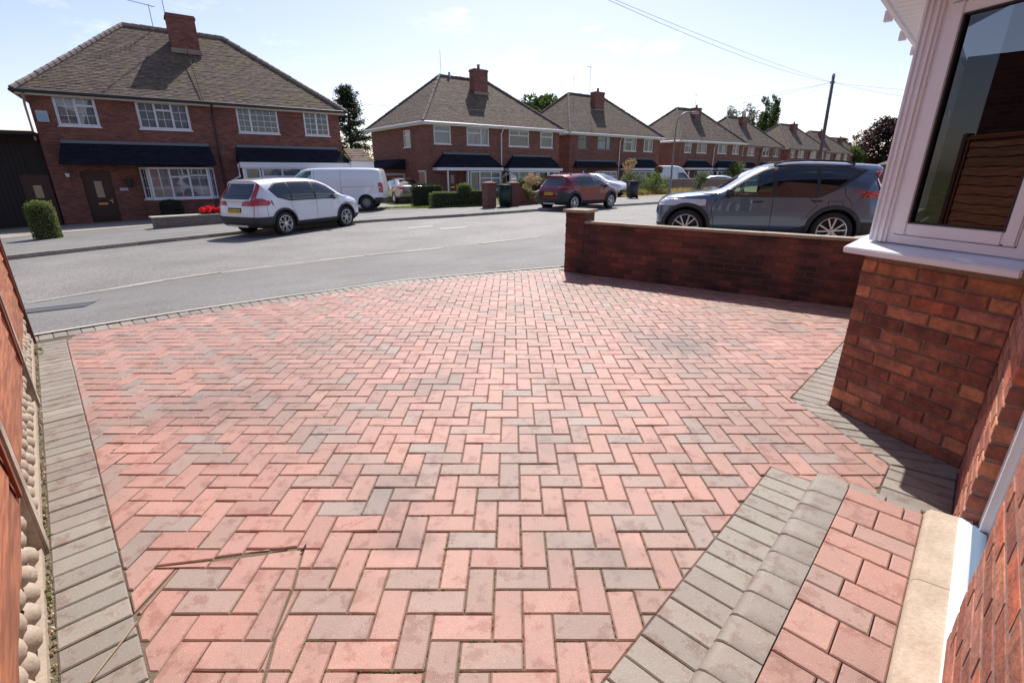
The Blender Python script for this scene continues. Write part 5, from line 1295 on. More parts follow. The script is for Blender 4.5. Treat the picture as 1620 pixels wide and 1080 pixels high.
def boxpart(name_, m_, *boxes):
    def f(root, Wd):
        m = MB()
        for b in boxes: m.box(*b)
        o = m.build(name_, m_, root); bm = bmesh.new(); bm.from_mesh(o.data); bmesh.ops.bevel(bm, geom=bm.edges[:], offset=.01, segments=2, affect='EDGES'); bm.to_mesh(o.data); bm.free()
    return f
P_white = paint('white_car_paint', (.72, .74, .80), .0, .25); P_grey = paint('slate_car_paint', (.095, .135, .19), .5, .3); P_redc = paint('red_car_paint', (.17, .008, .018), .5, .3)
P_silver = paint('silver_car_paint', (.23, .22, .215), .7, .3); P_ice = paint('pale_blue_car_paint', (.45, .52, .58), .5, .3); P_van = paint('white_van_paint', (.74, .76, .80), 0, .3)
CIRC = lambda cx, cz, r_, a0, a1, n: [(cx+r_*math.cos(rad(a0+(a1-a0)*i/n)), cz+r_*math.sin(rad(a0+(a1-a0)*i/n))) for i in range(n+1)]
def arch(ax, r_, w_, zlow): # ring band round a wheel
    o = CIRC(ax, r_, r_+.055+w_, -10, 190, 14); i = CIRC(ax, r_, r_+.04, 190, -10, 14); return o+i
# ---- white family crossover
r = .36
suv = dict(w=1.855, r=r, axf=1.33, axr=-1.33, xf=2.27, xr=-2.33, belt=1.05, roof=1.66, taper=.10, nose=.10, tumble=.20, n=6, rim=.25, spokes=('loop', 6),
    prof=[(-2.20, .30), (-2.32, .42), (-2.33, .60), (-2.31, .84), (-2.27, 1.06), (-2.13, 1.24), (-1.98, 1.42), (-1.88, 1.57), (-1.98, 1.62), (-1.5, 1.67), (-.9, 1.695), (-.2, 1.69), (.3, 1.655), (.7, 1.53), (1.05, 1.31), (1.32, 1.13), (1.75, 1.07), (2.08, .97), (2.24, .80), (2.29, .58), (2.25, .38), (2.1, .24), (1.5, .21), (0, .21), (-1.6, .23)],
    patches=[('side', [(.02, 1.04), (1.0, 1.05), (.86, 1.20), (.60, 1.40), (.28, 1.54), (.02, 1.57)], 'side_window', G_clear, -.006),
        ('side', [(-.05, 1.04), (-.05, 1.575), (-.95, 1.57), (-.95, 1.05)], 'side_window', G_priv, -.006),
        ('side', [(-1.0, 1.055), (-1.0, 1.57), (-1.40, 1.53), (-1.66, 1.36), (-1.48, 1.17)], 'side_window', G_priv, -.006),
        ('side', [(-1.05, 1.02), (1.09, 1.015), (.90, 1.215), (.63, 1.43), (.30, 1.575), (-.2, 1.6), (-1.02, 1.60), (-1.43, 1.56), (-1.72, 1.37), (-1.5, 1.13)], 'window_surround', M_blackp, -.001),
        ('rear', [(-.56, 1.10), (.56, 1.10), (.58, 1.25), (.50, 1.53), (-.50, 1.53), (-.58, 1.25)], 'rear_window', G_priv, -.004),
        ('rear', [(.60, 1.14), (.74, 1.10), (.66, 1.50), (.56, 1.54)], 'tail_light', M_red, .008, .01),
        ('rear', [(.32, .92), (.95, .93), (.95, 1.03), (.70, 1.13), (.60, 1.06), (.36, 1.02)], 'tail_light', M_red, .008, .01),
        ('side', [(-2.4, .93), (-1.97, 1.01), (-1.90, 1.07), (-1.97, 1.12), (-2.4, 1.13)], 'tail_light', M_red, .008, .01),
        ('front', [(-.60, 1.14), (.60, 1.14), (.50, 1.60), (-.50, 1.60)], 'windscreen', G_clear, -.004),
        ('side', arch(1.33, r, .06, 0), 'wheel_arch', M_clad, .012, .014), ('side', arch(-1.33, r, .06, 0), 'wheel_arch', M_clad, .012, .014),
        ('side', [(-.88, .16), (.88, .16), (.88, .41), (-.88, .41)], 'sill_cladding', M_clad, .010, .012),
        ('rear', [(-.95, .2), (.95, .2), (.95, .60), (-.95, .60)], 'rear_bumper', M_clad, .008, .01, 1),
        ('side', [(-2.4, .2), (-1.73, .2), (-1.73, .50), (-1.78, .60), (-2.4, .60)], 'rear_bumper', M_clad, .008, .01),
        ('front', [(-.95, .2), (.95, .2), (.95, .46), (-.95, .46)], 'front_bumper', M_clad, .008, .01, 1), ('side', [(1.78, .2), (2.4, .2), (2.4, .46), (1.78, .46)], 'front_bumper', M_clad, .006, .01),
        ('side', [(1.75, .84), (2.4, .76), (2.4, .92), (1.95, .96)], 'headlight', M_lampc, .006, .01), ('front', [(.45, .78), (.9, .80), (.9, .90), (.45, .84)], 'headlight', M_lampc, .006, .01)],
    gaps=[('side', [(-.01, 1.02), (-.02, .43)]), ('side', [(1.02, 1.0), (1.06, .75), (.98, .43)]), ('side', [(-1.0, 1.02), (-1.02, .85), (-.86, .60)]), ('side', [(-1.9, .92), (-1.9, .60)]), ('rear', [(-.72, .60), (.72, .60)]), ('rear', [(.72, .6), (.74, .93)]), ('rear', [(-.72, .6), (-.74, .93)])],
    seatf=.1, seatr=-.8, mirror=(.82, 1.02), handles=[(-.13, .92), (-.98, .93)], handlem=M_chrome,
    plates=[('rear', -2.335, .77, 6, 'VO22 KZU', M_plate)],
    extra=[boxpart('chrome_strip', M_chrome, (-2.315, -2.27, -.52, .52, 1.055, 1.085)), boxpart('skid_plate', M_alloy, (-2.30, -2.24, -.42, .42, .31, .36)), boxpart('rear_reflector', M_red, (-2.325, -2.28, .52, .64, .46, .49), (-2.325, -2.28, -.64, -.52, .46, .49)),
        boxpart('number_plate_recess', M_clad, (-2.318, -2.29, -.29, .29, .69, .86))])
def place(P, lx, ly, hd, dz=0):
    a = rad(hd); x = P[0]-(lx*math.cos(a)-ly*math.sin(a)); y = P[1]-(lx*math.sin(a)+ly*math.cos(a)); return (x, y, P[2] if len(P) > 2 else terr(x, y)+dz)
car('white family crossover parked at the far kerb, yellow rear number plate towards us', 'parked_car', 'car', suv, place((-6.99, 15.21), -1.33, -.88, 66), 66, P_white)
# ---- slate grey crossover on the neighbour's drive
r = .365
xc = dict(w=1.865, r=r, axf=1.35, axr=-1.35, xf=1.95, xr=-2.28, rooftop=1.545, roofx=(-2.35, .3), xfront=-.15, handlem=M_blackp, belt=1.04, roof=1.62, taper=.09, nose=.15, tumble=.19, n=6, rim=.262, spokes=('split', 5),
    prof=[(-2.18, .30), (-2.27, .45), (-2.28, .70), (-2.24, .95), (-2.16, 1.12), (-2.06, 1.30), (-2.0, 1.44), (-2.14, 1.575), (-2.03, 1.60), (-1.4, 1.64), (-.8, 1.665), (-.35, 1.65), (0, 1.575), (.3, 1.41), (.58, 1.21), (.80, 1.09), (1.15, 1.065), (1.50, 1.03), (1.78, .97), (1.92, .86), (1.96, .64), (1.95, .42), (1.86, .26), (1.4, .23), (0, .22), (-1.6, .24)],
    patches=[('side', [(-.20, 1.02), (.56, 1.03), (.44, 1.17), (.22, 1.35), (-.02, 1.48), (-.20, 1.53)], 'side_window', G_clear, -.006),
        ('side', [(-.27, 1.02), (-.27, 1.55), (-.95, 1.56), (-.97, 1.03)], 'side_window', G_priv, -.006),
        ('side', [(-1.02, 1.05), (-1.02, 1.56), (-1.5, 1.53), (-1.68, 1.47), (-1.36, 1.22)], 'side_window', G_priv, -.006),
        ('side', [(-1.0, .985), (.66, .99), (.52, 1.18), (.28, 1.38), (.02, 1.52), (-.4, 1.585), (-1.5, 1.565), (-1.82, 1.50), (-1.42, 1.20), (-1.08, 1.01)], 'window_surround', M_blackp, -.001),
        ('rear', [(-.55, 1.10), (.55, 1.10), (.52, 1.46), (-.52, 1.46)], 'rear_window', G_priv, -.004),
        ('side', [(-2.5, .98), (-1.86, 1.0), (-1.80, 1.085), (-1.92, 1.12), (-2.05, 1.115), (-1.93, 1.46), (-2.03, 1.48), (-2.5, 1.3)], 'tail_light', M_red, .006, .01),
        ('rear', [(.58, 1.0), (.93, 1.0), (.93, 1.12), (.70, 1.12), (.62, 1.46), (.54, 1.46)], 'tail_light', M_red, .006, .01),
        ('front', [(-.60, 1.13), (.60, 1.13), (.50, 1.54), (-.50, 1.54)], 'windscreen', G_clear, -.004),
        ('side', arch(1.35, r, .07, 0), 'wheel_arch', M_clad, .012, .014), ('side', arch(-1.35, r, .07, 0), 'wheel_arch', M_clad, .012, .014),
        ('side', [(-.85, .16), (.85, .16), (.85, .36), (-.6, .36), (-.85, .46)], 'sill_cladding', M_clad, .010, .012),
        ('side', [(-2.4, .2), (-1.78, .2), (-1.80, .50), (-2.4, .56)], 'rear_bumper', M_clad, .008, .01), ('rear', [(-.95, .2), (.95, .2), (.95, .55), (-.95, .55)], 'rear_bumper', M_clad, .008, .01, 1),
        ('front', [(-.9, .2), (.9, .2), (.9, .42), (-.9, .42)], 'front_bumper', M_clad, .006, .01, 1),
        ('front', [(-.42, .62), (.42, .62), (.42, .88), (-.42, .88)], 'grille', M_blackp, .004, .01, 1),
        ('side', [(1.72, .82), (2.4, .78), (2.4, .94), (1.78, .96)], 'headlight', M_lampc, .006, .01), ('front', [(.50, .78), (.92, .80), (.92, .93), (.50, .90)], 'headlight', M_lampc, .006, .01)],
    gaps=[('side', [(-.235, .98), (-.24, .38)]), ('side', [(.80, .97), (.88, .75), (.80, .38)]), ('side', [(-.86, 1.0), (-1.02, .84), (-.92, .72), (-.86, .62)]), ('side', [(-1.42, 1.25), (-1.46, 1.05), (-1.62, .86)]), ('side', [(-1.20, .93), (-1.45, .93), (-1.45, .76), (-1.22, .76), (-1.20, .93)]), ('side', [(.85, 1.0), (1.3, .99), (1.7, .93)])],
    seatf=-.25, seatr=-1.0, mirror=(.58, 1.0), mirrorm=M_blackp, handles=[(.03, .90), (-1.0, .93)], rails=(-1.6, -.2, 1.62, .60), gap=.005,
    extra=[boxpart('spoiler', M_blackp, (-2.08, -1.90, -.50, .50, 1.535, 1.56))])
car('slate grey crossover parked beyond the low brick wall, front facing left', 'parked_car', 'car', xc, place((6.22, 9.55, -.04), -1.35, .9, 163), 163, P_grey)
# ---- dark red compact crossover
r = .34
rc = dict(w=1.80, r=r, axf=1.30, axr=-1.30, xf=2.13, xr=-2.03, belt=1.0, roof=1.53, taper=.10, nose=.10, tumble=.22, n=5.5, rim=.235, spokes=('split', 5),
    prof=[(-1.93, .30), (-2.02, .45), (-2.03, .66), (-1.98, .90), (-1.86, 1.05), (-1.68, 1.25), (-1.56, 1.41), (-1.70, 1.47), (-1.2, 1.52), (-.5, 1.55), (.1, 1.54), (.5, 1.46), (.9, 1.24), (1.2, 1.06), (1.6, 1.0), (1.95, .92), (2.1, .78), (2.13, .55), (2.08, .34), (1.9, .25), (1.3, .22), (0, .22), (-1.5, .23)],
    patches=[('side', [(.0, .99), (.95, 1.0), (.78, 1.15), (.48, 1.34), (.2, 1.44), (.0, 1.46)], 'side_window', G_clear, -.006),
        ('side', [(-.07, .99), (-.07, 1.465), (-.80, 1.45), (-1.18, 1.34), (-1.30, 1.20), (-.95, 1.03)], 'side_window', G_priv, -.006),
        ('rear', [(-.55, 1.05), (.55, 1.05), (.47, 1.36), (-.47, 1.36)], 'rear_window', G_priv, -.004),
        ('rear', [(.48, .96), (.9, .97), (.9, 1.01), (.48, 1.02)], 'tail_light', M_red, .008, .01), ('side', [(-2.1, .93), (-1.6, .99), (-1.6, 1.03), (-2.1, 1.03)], 'tail_light', M_red, .008, .01),
        ('front', [(-.58, 1.08), (.58, 1.08), (.48, 1.46), (-.48, 1.46)], 'windscreen', G_clear, -.004),
        ('side', arch(1.30, r, .10, 0), 'wheel_arch', M_clad, .012, .014), ('side', arch(-1.30, r, .10, 0), 'wheel_arch', M_clad, .012, .014),
        ('side', [(-.85, .16), (.85, .16), (.85, .38), (-.85, .38)], 'sill_cladding', M_clad, .010, .012),
        ('rear', [(-.95, .2), (.95, .2), (.95, .52), (.66, .56), (.60, .80), (.52, .80), (.45, .52), (-.45, .52), (-.52, .80), (-.6, .8), (-.66, .56), (-.95, .52)], 'rear_bumper', M_clad, .008, .01, 1),
        ('side', [(-2.1, .2), (-1.60, .2), (-1.62, .70), (-1.75, .78), (-2.1, .8)], 'rear_bumper', M_clad, .008, .01)],
    gaps=[('side', [(-.03, .97), (-.04, .4)]), ('side', [(.98, .97), (.98, .4)]), ('rear', [(-.62, .58), (.62, .58)])],
    seatf=.1, seatr=-.75, mirror=(.78, .97), mirrorm=M_chrome, rails=(-1.3, .2, 1.50, .52), railm=P_redc, handles=[(-.15, .86), (-.98, .88)],
    plates=[('rear', -2.04, .72, 4, 'WD19 KZL', M_plate)], extra=[boxpart('skid_plate', M_alloy, (-2.02, -1.94, -.35, .35, .28, .34))])
car('dark red compact crossover parked along the far kerb beyond the brick pier', 'parked_car', 'car', rc, place((1.6, 22.95), -1.30, .8, 42.5), 42.5, P_redc)
# ---- white panel van
r = .345
vn = dict(w=1.92, r=r, axf=1.64, axr=-1.64, xf=2.52, xr=-2.44, belt=1.1, roof=1.92, taper=.045, nose=.14, tumble=.11, n=8, rim=.20, spokes=('steel', 10), rimm=mat('wheel_trim', (.25, .26, .27), .4, .6), cabin=False,
    prof=[(-2.38, .34), (-2.43, .50), (-2.44, .9), (-2.42, 1.3), (-2.34, 1.80), (-2.28, 1.90), (-1.9, 1.935), (-.5, 1.945), (.9, 1.93), (1.25, 1.86), (1.6, 1.60), (1.95, 1.25), (2.25, 1.10), (2.45, .95), (2.52, .65), (2.48, .36), (2.3, .25), (1.6, .23), (0, .22), (-1.8, .25)],
    patches=[('side', [(.82, 1.08), (1.9, 1.10), (1.75, 1.32), (1.42, 1.60), (1.15, 1.75), (.82, 1.79)], 'side_window', glass_mat('van_glass', (.6, .9, .8)), -.006),
        ('front', [(-.72, 1.22), (.72, 1.22), (.66, 1.80), (-.66, 1.80)], 'windscreen', MATS['van_glass'], -.004),
        ('side', [(-2.41, .82), (-2.27, .82), (-2.25, 1.02), (-2.40, 1.03)], 'tail_light', M_red, .006, .01), ('side', [(-2.40, 1.09), (-2.25, 1.09), (-2.25, 1.26), (-2.40, 1.27)], 'tail_light', M_red, .006, .01),
        ('rear', [(.74, .82), (.83, .82), (.82, 1.26), (.74, 1.26)], 'tail_light', M_red, .006, .01),
        ('side', [(-2.5, .2), (-2.02, .2), (-2.06, .58), (-2.5, .60)], 'rear_bumper', M_clad, .008, .02), ('rear', [(-.97, .2), (.97, .2), (.97, .56), (-.97, .56)], 'rear_bumper', M_clad, .008, .02, 1),
        ('front', [(-.97, .2), (.97, .2), (.97, .55), (-.97, .55)], 'front_bumper', M_clad, .008, .02, 1)],
    gaps=[('side', [(.72, 1.85), (.70, .36)]), ('side', [(-.52, 1.86), (-.50, 1.0), (-.55, .36)]), ('side', [(-.52, 1.06), (-2.0, 1.10)]), ('rear', [(0, .6), (0, 1.85)])],
    mirror=(1.75, 1.2), mirrorm=M_blackp, handles=[(.48, .98)], handlem=M_blackp)
VG = place((-7.0, 24.05, -.345), -1.64, .93, 184)
car('plain white panel van parked across the drive between the two nearest houses', 'panel_van', 'van', vn, VG, 184, P_van)
# ---- silver saloon
r = .33
sa = dict(w=1.88, r=r, axf=1.42, axr=-1.42, xf=2.38, xr=-2.45, belt=.96, roof=1.44, taper=.10, nose=.10, tumble=.26, n=5.5, rim=.23, spokes=('split', 5),
    prof=[(-2.35, .30), (-2.43, .45), (-2.45, .70), (-2.42, .98), (-2.30, 1.06), (-1.75, 1.10), (-1.35, 1.28), (-.95, 1.41), (-.4, 1.47), (.2, 1.45), (.65, 1.31), (1.1, 1.05), (1.6, .97), (2.1, .84), (2.33, .68), (2.38, .45), (2.25, .25), (1.5, .20), (0, .20), (-1.8, .22)],
    patches=[('side', [(-1.42, 1.02), (.95, .96), (.62, 1.20), (.2, 1.36), (-.35, 1.39), (-.95, 1.34), (-1.3, 1.20)], 'side_window', G_clear, -.006), ('rear', [(-.58, 1.12), (.58, 1.12), (.48, 1.38), (-.48, 1.38)], 'rear_window', G_clear, -.004),
        ('rear', [(.52, .84), (.94, .86), (.94, .98), (.80, 1.0), (.52, .94)], 'tail_light', M_red, .008, .01), ('side', [(-2.5, .84), (-2.05, .92), (-2.05, .97), (-2.5, 1.0)], 'tail_light', M_red, .008, .01),
        ('front', [(-.58, 1.02), (.58, 1.02), (.5, 1.38), (-.5, 1.38)], 'windscreen', G_clear, -.004)],
    gaps=[('rear', [(-.60, .62), (.60, .62)]), ('rear', [(.60, .62), (.52, .84)]), ('side', [(-.2, .95), (-.2, .3)])], seatf=.1, seatr=-.8, xrear=-1.0,
    plates=[('rear', -2.46, .78, 4, 'BF11 NXR', M_plate)], extra=[boxpart('chrome_strip', M_chrome, (-2.45, -2.41, -.45, .45, .88, .91)), boxpart('lower_grille', M_clad, (-2.43, -2.36, -.5, .5, .25, .32))])
car('silver saloon with yellow rear plate beside the second house, half hidden by the van', 'parked_car', 'car', sa, place((-6.0, 30.0, -.42), -2.4, .1, 118), 118, P_silver)
# ---- small white hatchback seen from the front, pale car further on (one body shape)
r = .31
hb = dict(w=1.76, r=r, axf=1.28, axr=-1.28, xf=2.08, xr=-1.95, belt=.96, roof=1.46, taper=.10, nose=.14, tumble=.22, n=5.5, rim=.21, spokes=('split', 5),
    prof=[(-1.88, .30), (-1.95, .50), (-1.94, .90), (-1.80, 1.10), (-1.58, 1.36), (-1.2, 1.46), (-.4, 1.50), (.2, 1.46), (.65, 1.31), (1.12, 1.04), (1.55, .97), (1.88, .84), (2.05, .66), (2.08, .42), (1.95, .24), (1.3, .20), (0, .2), (-1.5, .22)],
    patches=[('side', [(-1.25, 1.0), (.95, .96), (.62, 1.18), (.25, 1.36), (-.4, 1.41), (-1.2, 1.36), (-1.42, 1.2)], 'side_window', G_priv, -.006), ('front', [(-.62, 1.02), (.62, 1.02), (.5, 1.40), (-.5, 1.40)], 'windscreen', G_clear, -.004),
        ('front', [(.42, .66), (.88, .70), (.88, .86), (.46, .80)], 'headlight', M_lampc, .008, .01), ('front', [(-.5, .30), (.5, .30), (.5, .46), (-.5, .46)], 'grille', M_blackp, .004, .01, 1)],
    gaps=[('front', [(-.7, .9), (.7, .9)])], seatf=.1, seatr=-.7, mirror=(.75, .95))
hb1 = dict(hb); hb1['plates'] = [('front', 2.1, .55, 0, 'LR67 OXS', M_platew)]
car('small white hatchback half hidden behind the dark red crossover, bonnet towards us', 'parked_car', 'car', hb1, place((6.9, 33.6), 1.6, -.4, -42, .1), -42, P_white)
hb2 = dict(hb)
car('pale blue car with only its roof showing over the long garden wall', 'parked_car', 'car', hb2, (20.3, 51.0, -.45), 150, P_ice)
# ---- high-roof white van behind the garden wall
r = .35
tv = dict(w=2.0, r=r, axf=1.75, axr=-1.75, xf=2.75, xr=-2.75, belt=1.15, roof=2.45, taper=.04, nose=.12, tumble=.12, n=8, rim=.2, spokes=('steel', 10), rimm=MATS['wheel_trim'], cabin=False,
    prof=[(-2.72, .4), (-2.75, .9), (-2.68, 2.3), (-2.5, 2.5), (0, 2.54), (1.0, 2.50), (1.45, 2.25), (1.75, 1.85), (2.15, 1.35), (2.55, 1.15), (2.72, .85), (2.75, .45), (2.5, .26), (0, .24), (-2.4, .28)],
    patches=[('side', [(1.0, 1.15), (2.15, 1.17), (1.78, 1.68), (1.5, 1.85), (1.0, 1.85)], 'side_window', G_priv, -.006), ('front', [(-.82, 1.30), (.82, 1.30), (.78, 2.0), (-.78, 2.0)], 'windscreen', G_clear, -.004), ('front', [(-.97, .25), (.97, .25), (.97, .6), (-.97, .6)], 'front_bumper', M_clad, .006, .02, 1)],
    gaps=[('side', [(.9, 2.3), (.9, .4)])], mirror=(2.0, 1.25), mirrorm=M_blackp)
car('high-roof white panel van on a drive behind the long garden wall', 'panel_van', 'van', tv, (16.0, 52.5, -.55), -12, P_van)
# ================================================================ PLANTS
def leaf_mat(name, c, c2): 
    m = mat(name, c, .7, attr=True, col2=c2, scale=.8, spec=.3); t = m.node_tree; p = t.nodes['Principled BSDF']; o = t.nodes['Material Output']
    tr = t.nodes.new('ShaderNodeBsdfTranslucent'); mx = t.nodes.new('ShaderNodeMixShader'); mx.inputs[0].default_value = .35; sc = t.nodes.new('ShaderNodeVectorMath'); sc.operation = 'MULTIPLY'; sc.inputs[1].default_value = (1.3, 1.35, .9)
    src = p.inputs['Base Color'].links[0].from_socket; t.links.new(src, sc.inputs[0]); t.links.new(sc.outputs[0], tr.inputs[0]); t.links.new(p.outputs[0], mx.inputs[1]); t.links.new(tr.outputs[0], mx.inputs[2]); t.links.new(mx.outputs[0], o.inputs[0]); return m
M_bark = mat('bark', (.09, .07, .05), .9, var=.4, bump=.01, bscale=12)
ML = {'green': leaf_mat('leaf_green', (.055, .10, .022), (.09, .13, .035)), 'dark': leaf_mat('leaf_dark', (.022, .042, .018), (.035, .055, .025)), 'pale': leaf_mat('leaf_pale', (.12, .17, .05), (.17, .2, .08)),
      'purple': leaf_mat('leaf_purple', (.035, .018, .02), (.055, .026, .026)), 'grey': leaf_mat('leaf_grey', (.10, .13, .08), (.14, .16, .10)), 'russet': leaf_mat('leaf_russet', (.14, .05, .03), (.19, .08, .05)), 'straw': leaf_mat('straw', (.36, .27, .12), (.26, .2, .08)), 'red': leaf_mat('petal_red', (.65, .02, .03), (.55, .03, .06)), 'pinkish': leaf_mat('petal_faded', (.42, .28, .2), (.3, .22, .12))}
def leaves(m, n, pick, size, up=.3, asp=.5):
    for _ in range(n):
        p = pick()
        if p is None: continue
        d = Vector((R.gauss(0, 1), R.gauss(0, 1), R.gauss(up, .8))).normalized(); a = d.cross(Vector((R.gauss(0, 1), R.gauss(0, 1), R.gauss(0, 1)))).normalized()
        s = size*R.uniform(.6, 1.3); d = d*s; a = a*s*asp; f = R.uniform(.6, 1.45)
        p = Vector(p); m.add([p-d*.5, p+a*.5, p+d*.5, p-a*.5], [(0, 1, 2, 3)], (f, f*R.uniform(.93, 1.05), f*.95))
def inblob(blobs):
    tot = sum(b[3]**2 for b in blobs)
    def f():
        t = R.uniform(0, tot)
        for b in blobs:
            t -= b[3]**2
            if t <= 0: break
        v = Vector((R.gauss(0, 1), R.gauss(0, 1), R.gauss(0, 1))).normalized(); r_ = b[3]*(R.uniform(.45, 1)**.5)*(1+.15*math.sin(v.x*7+v.z*5)); q = b[4] if len(b) > 4 else 1
        return (b[0]+v.x*r_, b[1]+v.y*r_, b[2]+v.z*r_*q)
    return f
def tree(name, label, cat, loc, blobs, n, size, lm, th=None, tr=.2, group=None, asp=.5):
    t = tag(empty(name, loc), label, cat, group); zc = max(b[2] for b in blobs); th = th or zc
    m = MB(); m.tube([(0, 0, -.3), (.05, 0, th*.4), (-.03, .04, th*.75), (0, 0, th)], [tr*1.2, tr, tr*.6, tr*.2], 8)
    for b in blobs[:9]:
        k = R.uniform(.3, .6)*min(th, b[2]); m.tube([(0, 0, k), (b[0]*.5, b[1]*.5, (k+b[2])/2), (b[0], b[1], b[2])], [tr*.45, tr*.3, tr*.08], 5)
    m.build('trunk', M_bark, t, True)
    m = MB(); leaves(m, n, inblob(blobs), size, asp=asp); m.build('crown', ML[lm], t); return t
def blobset(n, rx, rz, z0, r0, r1):
    o = []
    for i in range(n):
        a = R.uniform(0, 2*PI); q = R.uniform(0, 1)**.5; z = R.uniform(-1, 1); k = math.sqrt(max(.05, 1-z*z)); o.append((rx*q*k*math.cos(a), rx*q*k*math.sin(a), z0+z*rz, R.uniform(r0, r1)))
    return o
# conifer between the first two houses
cf = tag(empty('conifer', (-14.9, 48, -.6)), 'tall dark ragged conifer in the gap between the first and second houses', 'tree')
m = MB(); m.tube([(0, 0, -.2), (0, 0, 5), (.1, 0, 9.4)], [.22, .14, .03], 8); nb = []
lv = MB()
for i in range(46):
    z = 1.2+8.0*(i/46)+R.uniform(-.1, .1); L = (2.5*(1-((z-1.2)/8.6))**.75+.35)*R.uniform(.6, 1.15)
    for k in range(3):
        a = R.uniform(0, 2*PI); d = Vector((math.cos(a), math.sin(a), 0)); e = d*L+Vector((0, 0, z+L*R.uniform(.02, .22))); m.tube([(0, 0, z), e*.55+Vector((0, 0, z*.45-.08)), e], [.035, .02, .008], 4)
        for _ in range(115):
            t = R.uniform(.25, 1.0); p = Vector((0, 0, z))*(1-t)+e*t+Vector((R.gauss(0, .13), R.gauss(0, .13), R.gauss(-.1, .13))); leaves(lv, 1, lambda: p, .24, -.2, .32)
m.build('trunk', M_bark, cf); lv.build('crown', ML['dark'], cf)
tree('broadleaf_bush', 'pale green leafy bush low down beneath the tall conifer, behind the white side porch', 'bush', (-13.2, 42.5, -.5), blobset(12, 1.6, 1.3, 1.8, .5, .8), 5200, .16, 'pale', 2.2, .08)
tree('broadleaf_tree', 'rounded green tree standing behind and between the second and third houses', 'tree', (3.4, 76, -.5), blobset(26, 3.4, 2.6, 9.3, 1.0, 1.6), 11000, .42, 'green', 9.5, .35)
for i, (x, y, h_, w_, lab) in enumerate([(43.5, 104, 13.4, 2.0, 'leftmost of the loose-leaved trees behind the fifth house, thin at its top'), (47.3, 105, 13.9, 1.6, 'middle tree behind the fifth house, left of the tall narrow poplar'), (52.2, 109, 16.0, 1.5, 'tall narrow poplar behind the fifth house, left one of the joined pair'), (54.6, 110, 16.6, 1.3, 'tallest narrow poplar behind the fifth and sixth houses')]):
    bl = [(R.gauss(0, w_*.42), R.gauss(0, w_*.42), z_, w_*(.2+.5*math.sin(PI*min(1, (z_-1)/(h_-.6)))**.8)*R.uniform(.6, 1.1), 1.7) for z_ in [3+(h_-3.2)*j/29 for j in range(30)]]
    tree('poplar', lab, 'tree', (x, y, -.5), bl, 9500 if i > 1 else 6000, .36, 'green' if i > 1 else 'grey', h_, .25, 'trees behind the far houses')
tree('copper_beech', 'large dark purple-leaved tree at the right, close against the white bay window frame', 'tree', (86.5, 120, -.5), blobset(34, 6.2, 4.4, 7.2, 1.6, 2.6), 15000, .55, 'purple', 9, .5)
tree('broadleaf_tree', 'small olive-green tree in front of the left edge of the purple-leaved tree', 'tree', (77, 116, -.5), blobset(12, 2.0, 1.8, 4.6, .9, 1.3), 3500, .4, 'green', 5, .25)
tree('broadleaf_tree', 'small dark upright tree on the skyline past the last house roof', 'tree', (80, 126, -.5), blobset(10, 1.6, 3.2, 6.2, .9, 1.3), 3500, .4, 'dark', 8, .25)
tree('broadleaf_tree', 'narrow dark tree on the skyline, just right of the leaning utility pole', 'tree', (70.5, 124, -.5), blobset(8, 1.0, 3.2, 6.6, .7, 1.0), 2600, .4, 'dark', 8, .2)
# far wooded skyline that reads as one mass
m = MB()
for i in range(170):
    a = R.uniform(-1.1, 1.25); d = R.uniform(215, 260); x, y = math.sin(a)*d, math.cos(a)*d; r_ = R.uniform(2.5, 4.2)
    leaves(m, 110, inblob([(x, y, R.uniform(0, 2.0), r_, .8)]), 1.5)
tag(m.build('distant_trees', ML['green']), kind='stuff')
def clipped(name, label, cat, loc, rz, sx, sy, sz, n, size, lm, shape='box', group=None):
    t = tag(empty(name, loc, rz), label, cat, group)
    def pick():
        v = Vector((R.uniform(-1, 1), R.uniform(-1, 1), R.uniform(0, 1))); k = R.randrange(3)
        if shape == 'box':
            if k == 0: v.x = R.choice((-1, 1))
            elif k == 1: v.y = R.choice((-1, 1))
            else: v.z = 1
            if abs(v.x) > .85 and v.z > .85: v.z -= .08
        else:
            a = R.uniform(0, 2*PI); rr_ = 1 if R.random() < .75 else R.uniform(0, 1)**.5; rr_ *= 1-.35*max(0, (v.z-.78)/.22)**2
            if rr_ < .75 and R.random() < .8: v.z = 1-.25*rr_**3
            v.x, v.y = math.cos(a)*rr_, math.sin(a)*rr_
        j = 1+R.gauss(0, .035); return (v.x*sx*j, v.y*sy*j, v.z*sz*(1+R.gauss(0, .015)))
    m = MB(); leaves(m, n, pick, size, .4, .6); m.build('foliage', ML[lm], t)
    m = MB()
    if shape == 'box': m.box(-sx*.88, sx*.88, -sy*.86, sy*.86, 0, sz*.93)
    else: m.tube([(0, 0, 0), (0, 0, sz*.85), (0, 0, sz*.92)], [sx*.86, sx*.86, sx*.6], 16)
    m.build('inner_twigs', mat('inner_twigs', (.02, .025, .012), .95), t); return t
clipped('clipped_bush', 'clipped upright green bush at far left, in front of the dark side garage', 'bush', (-14.6, 15.35, -.60), 0, .34, .34, 1.16, 5200, .05, 'pale', 'cyl')
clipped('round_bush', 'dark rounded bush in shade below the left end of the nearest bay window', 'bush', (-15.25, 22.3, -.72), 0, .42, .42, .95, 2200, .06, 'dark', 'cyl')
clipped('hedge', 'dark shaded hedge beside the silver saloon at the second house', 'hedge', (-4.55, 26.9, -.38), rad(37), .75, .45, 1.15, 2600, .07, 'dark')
clipped('hedge', 'low sunlit hedge between the dark hedge and the round clipped one, second house', 'hedge', (-3.35, 25.3, -.3), rad(20), .75, .3, .75, 2400, .06, 'pale')
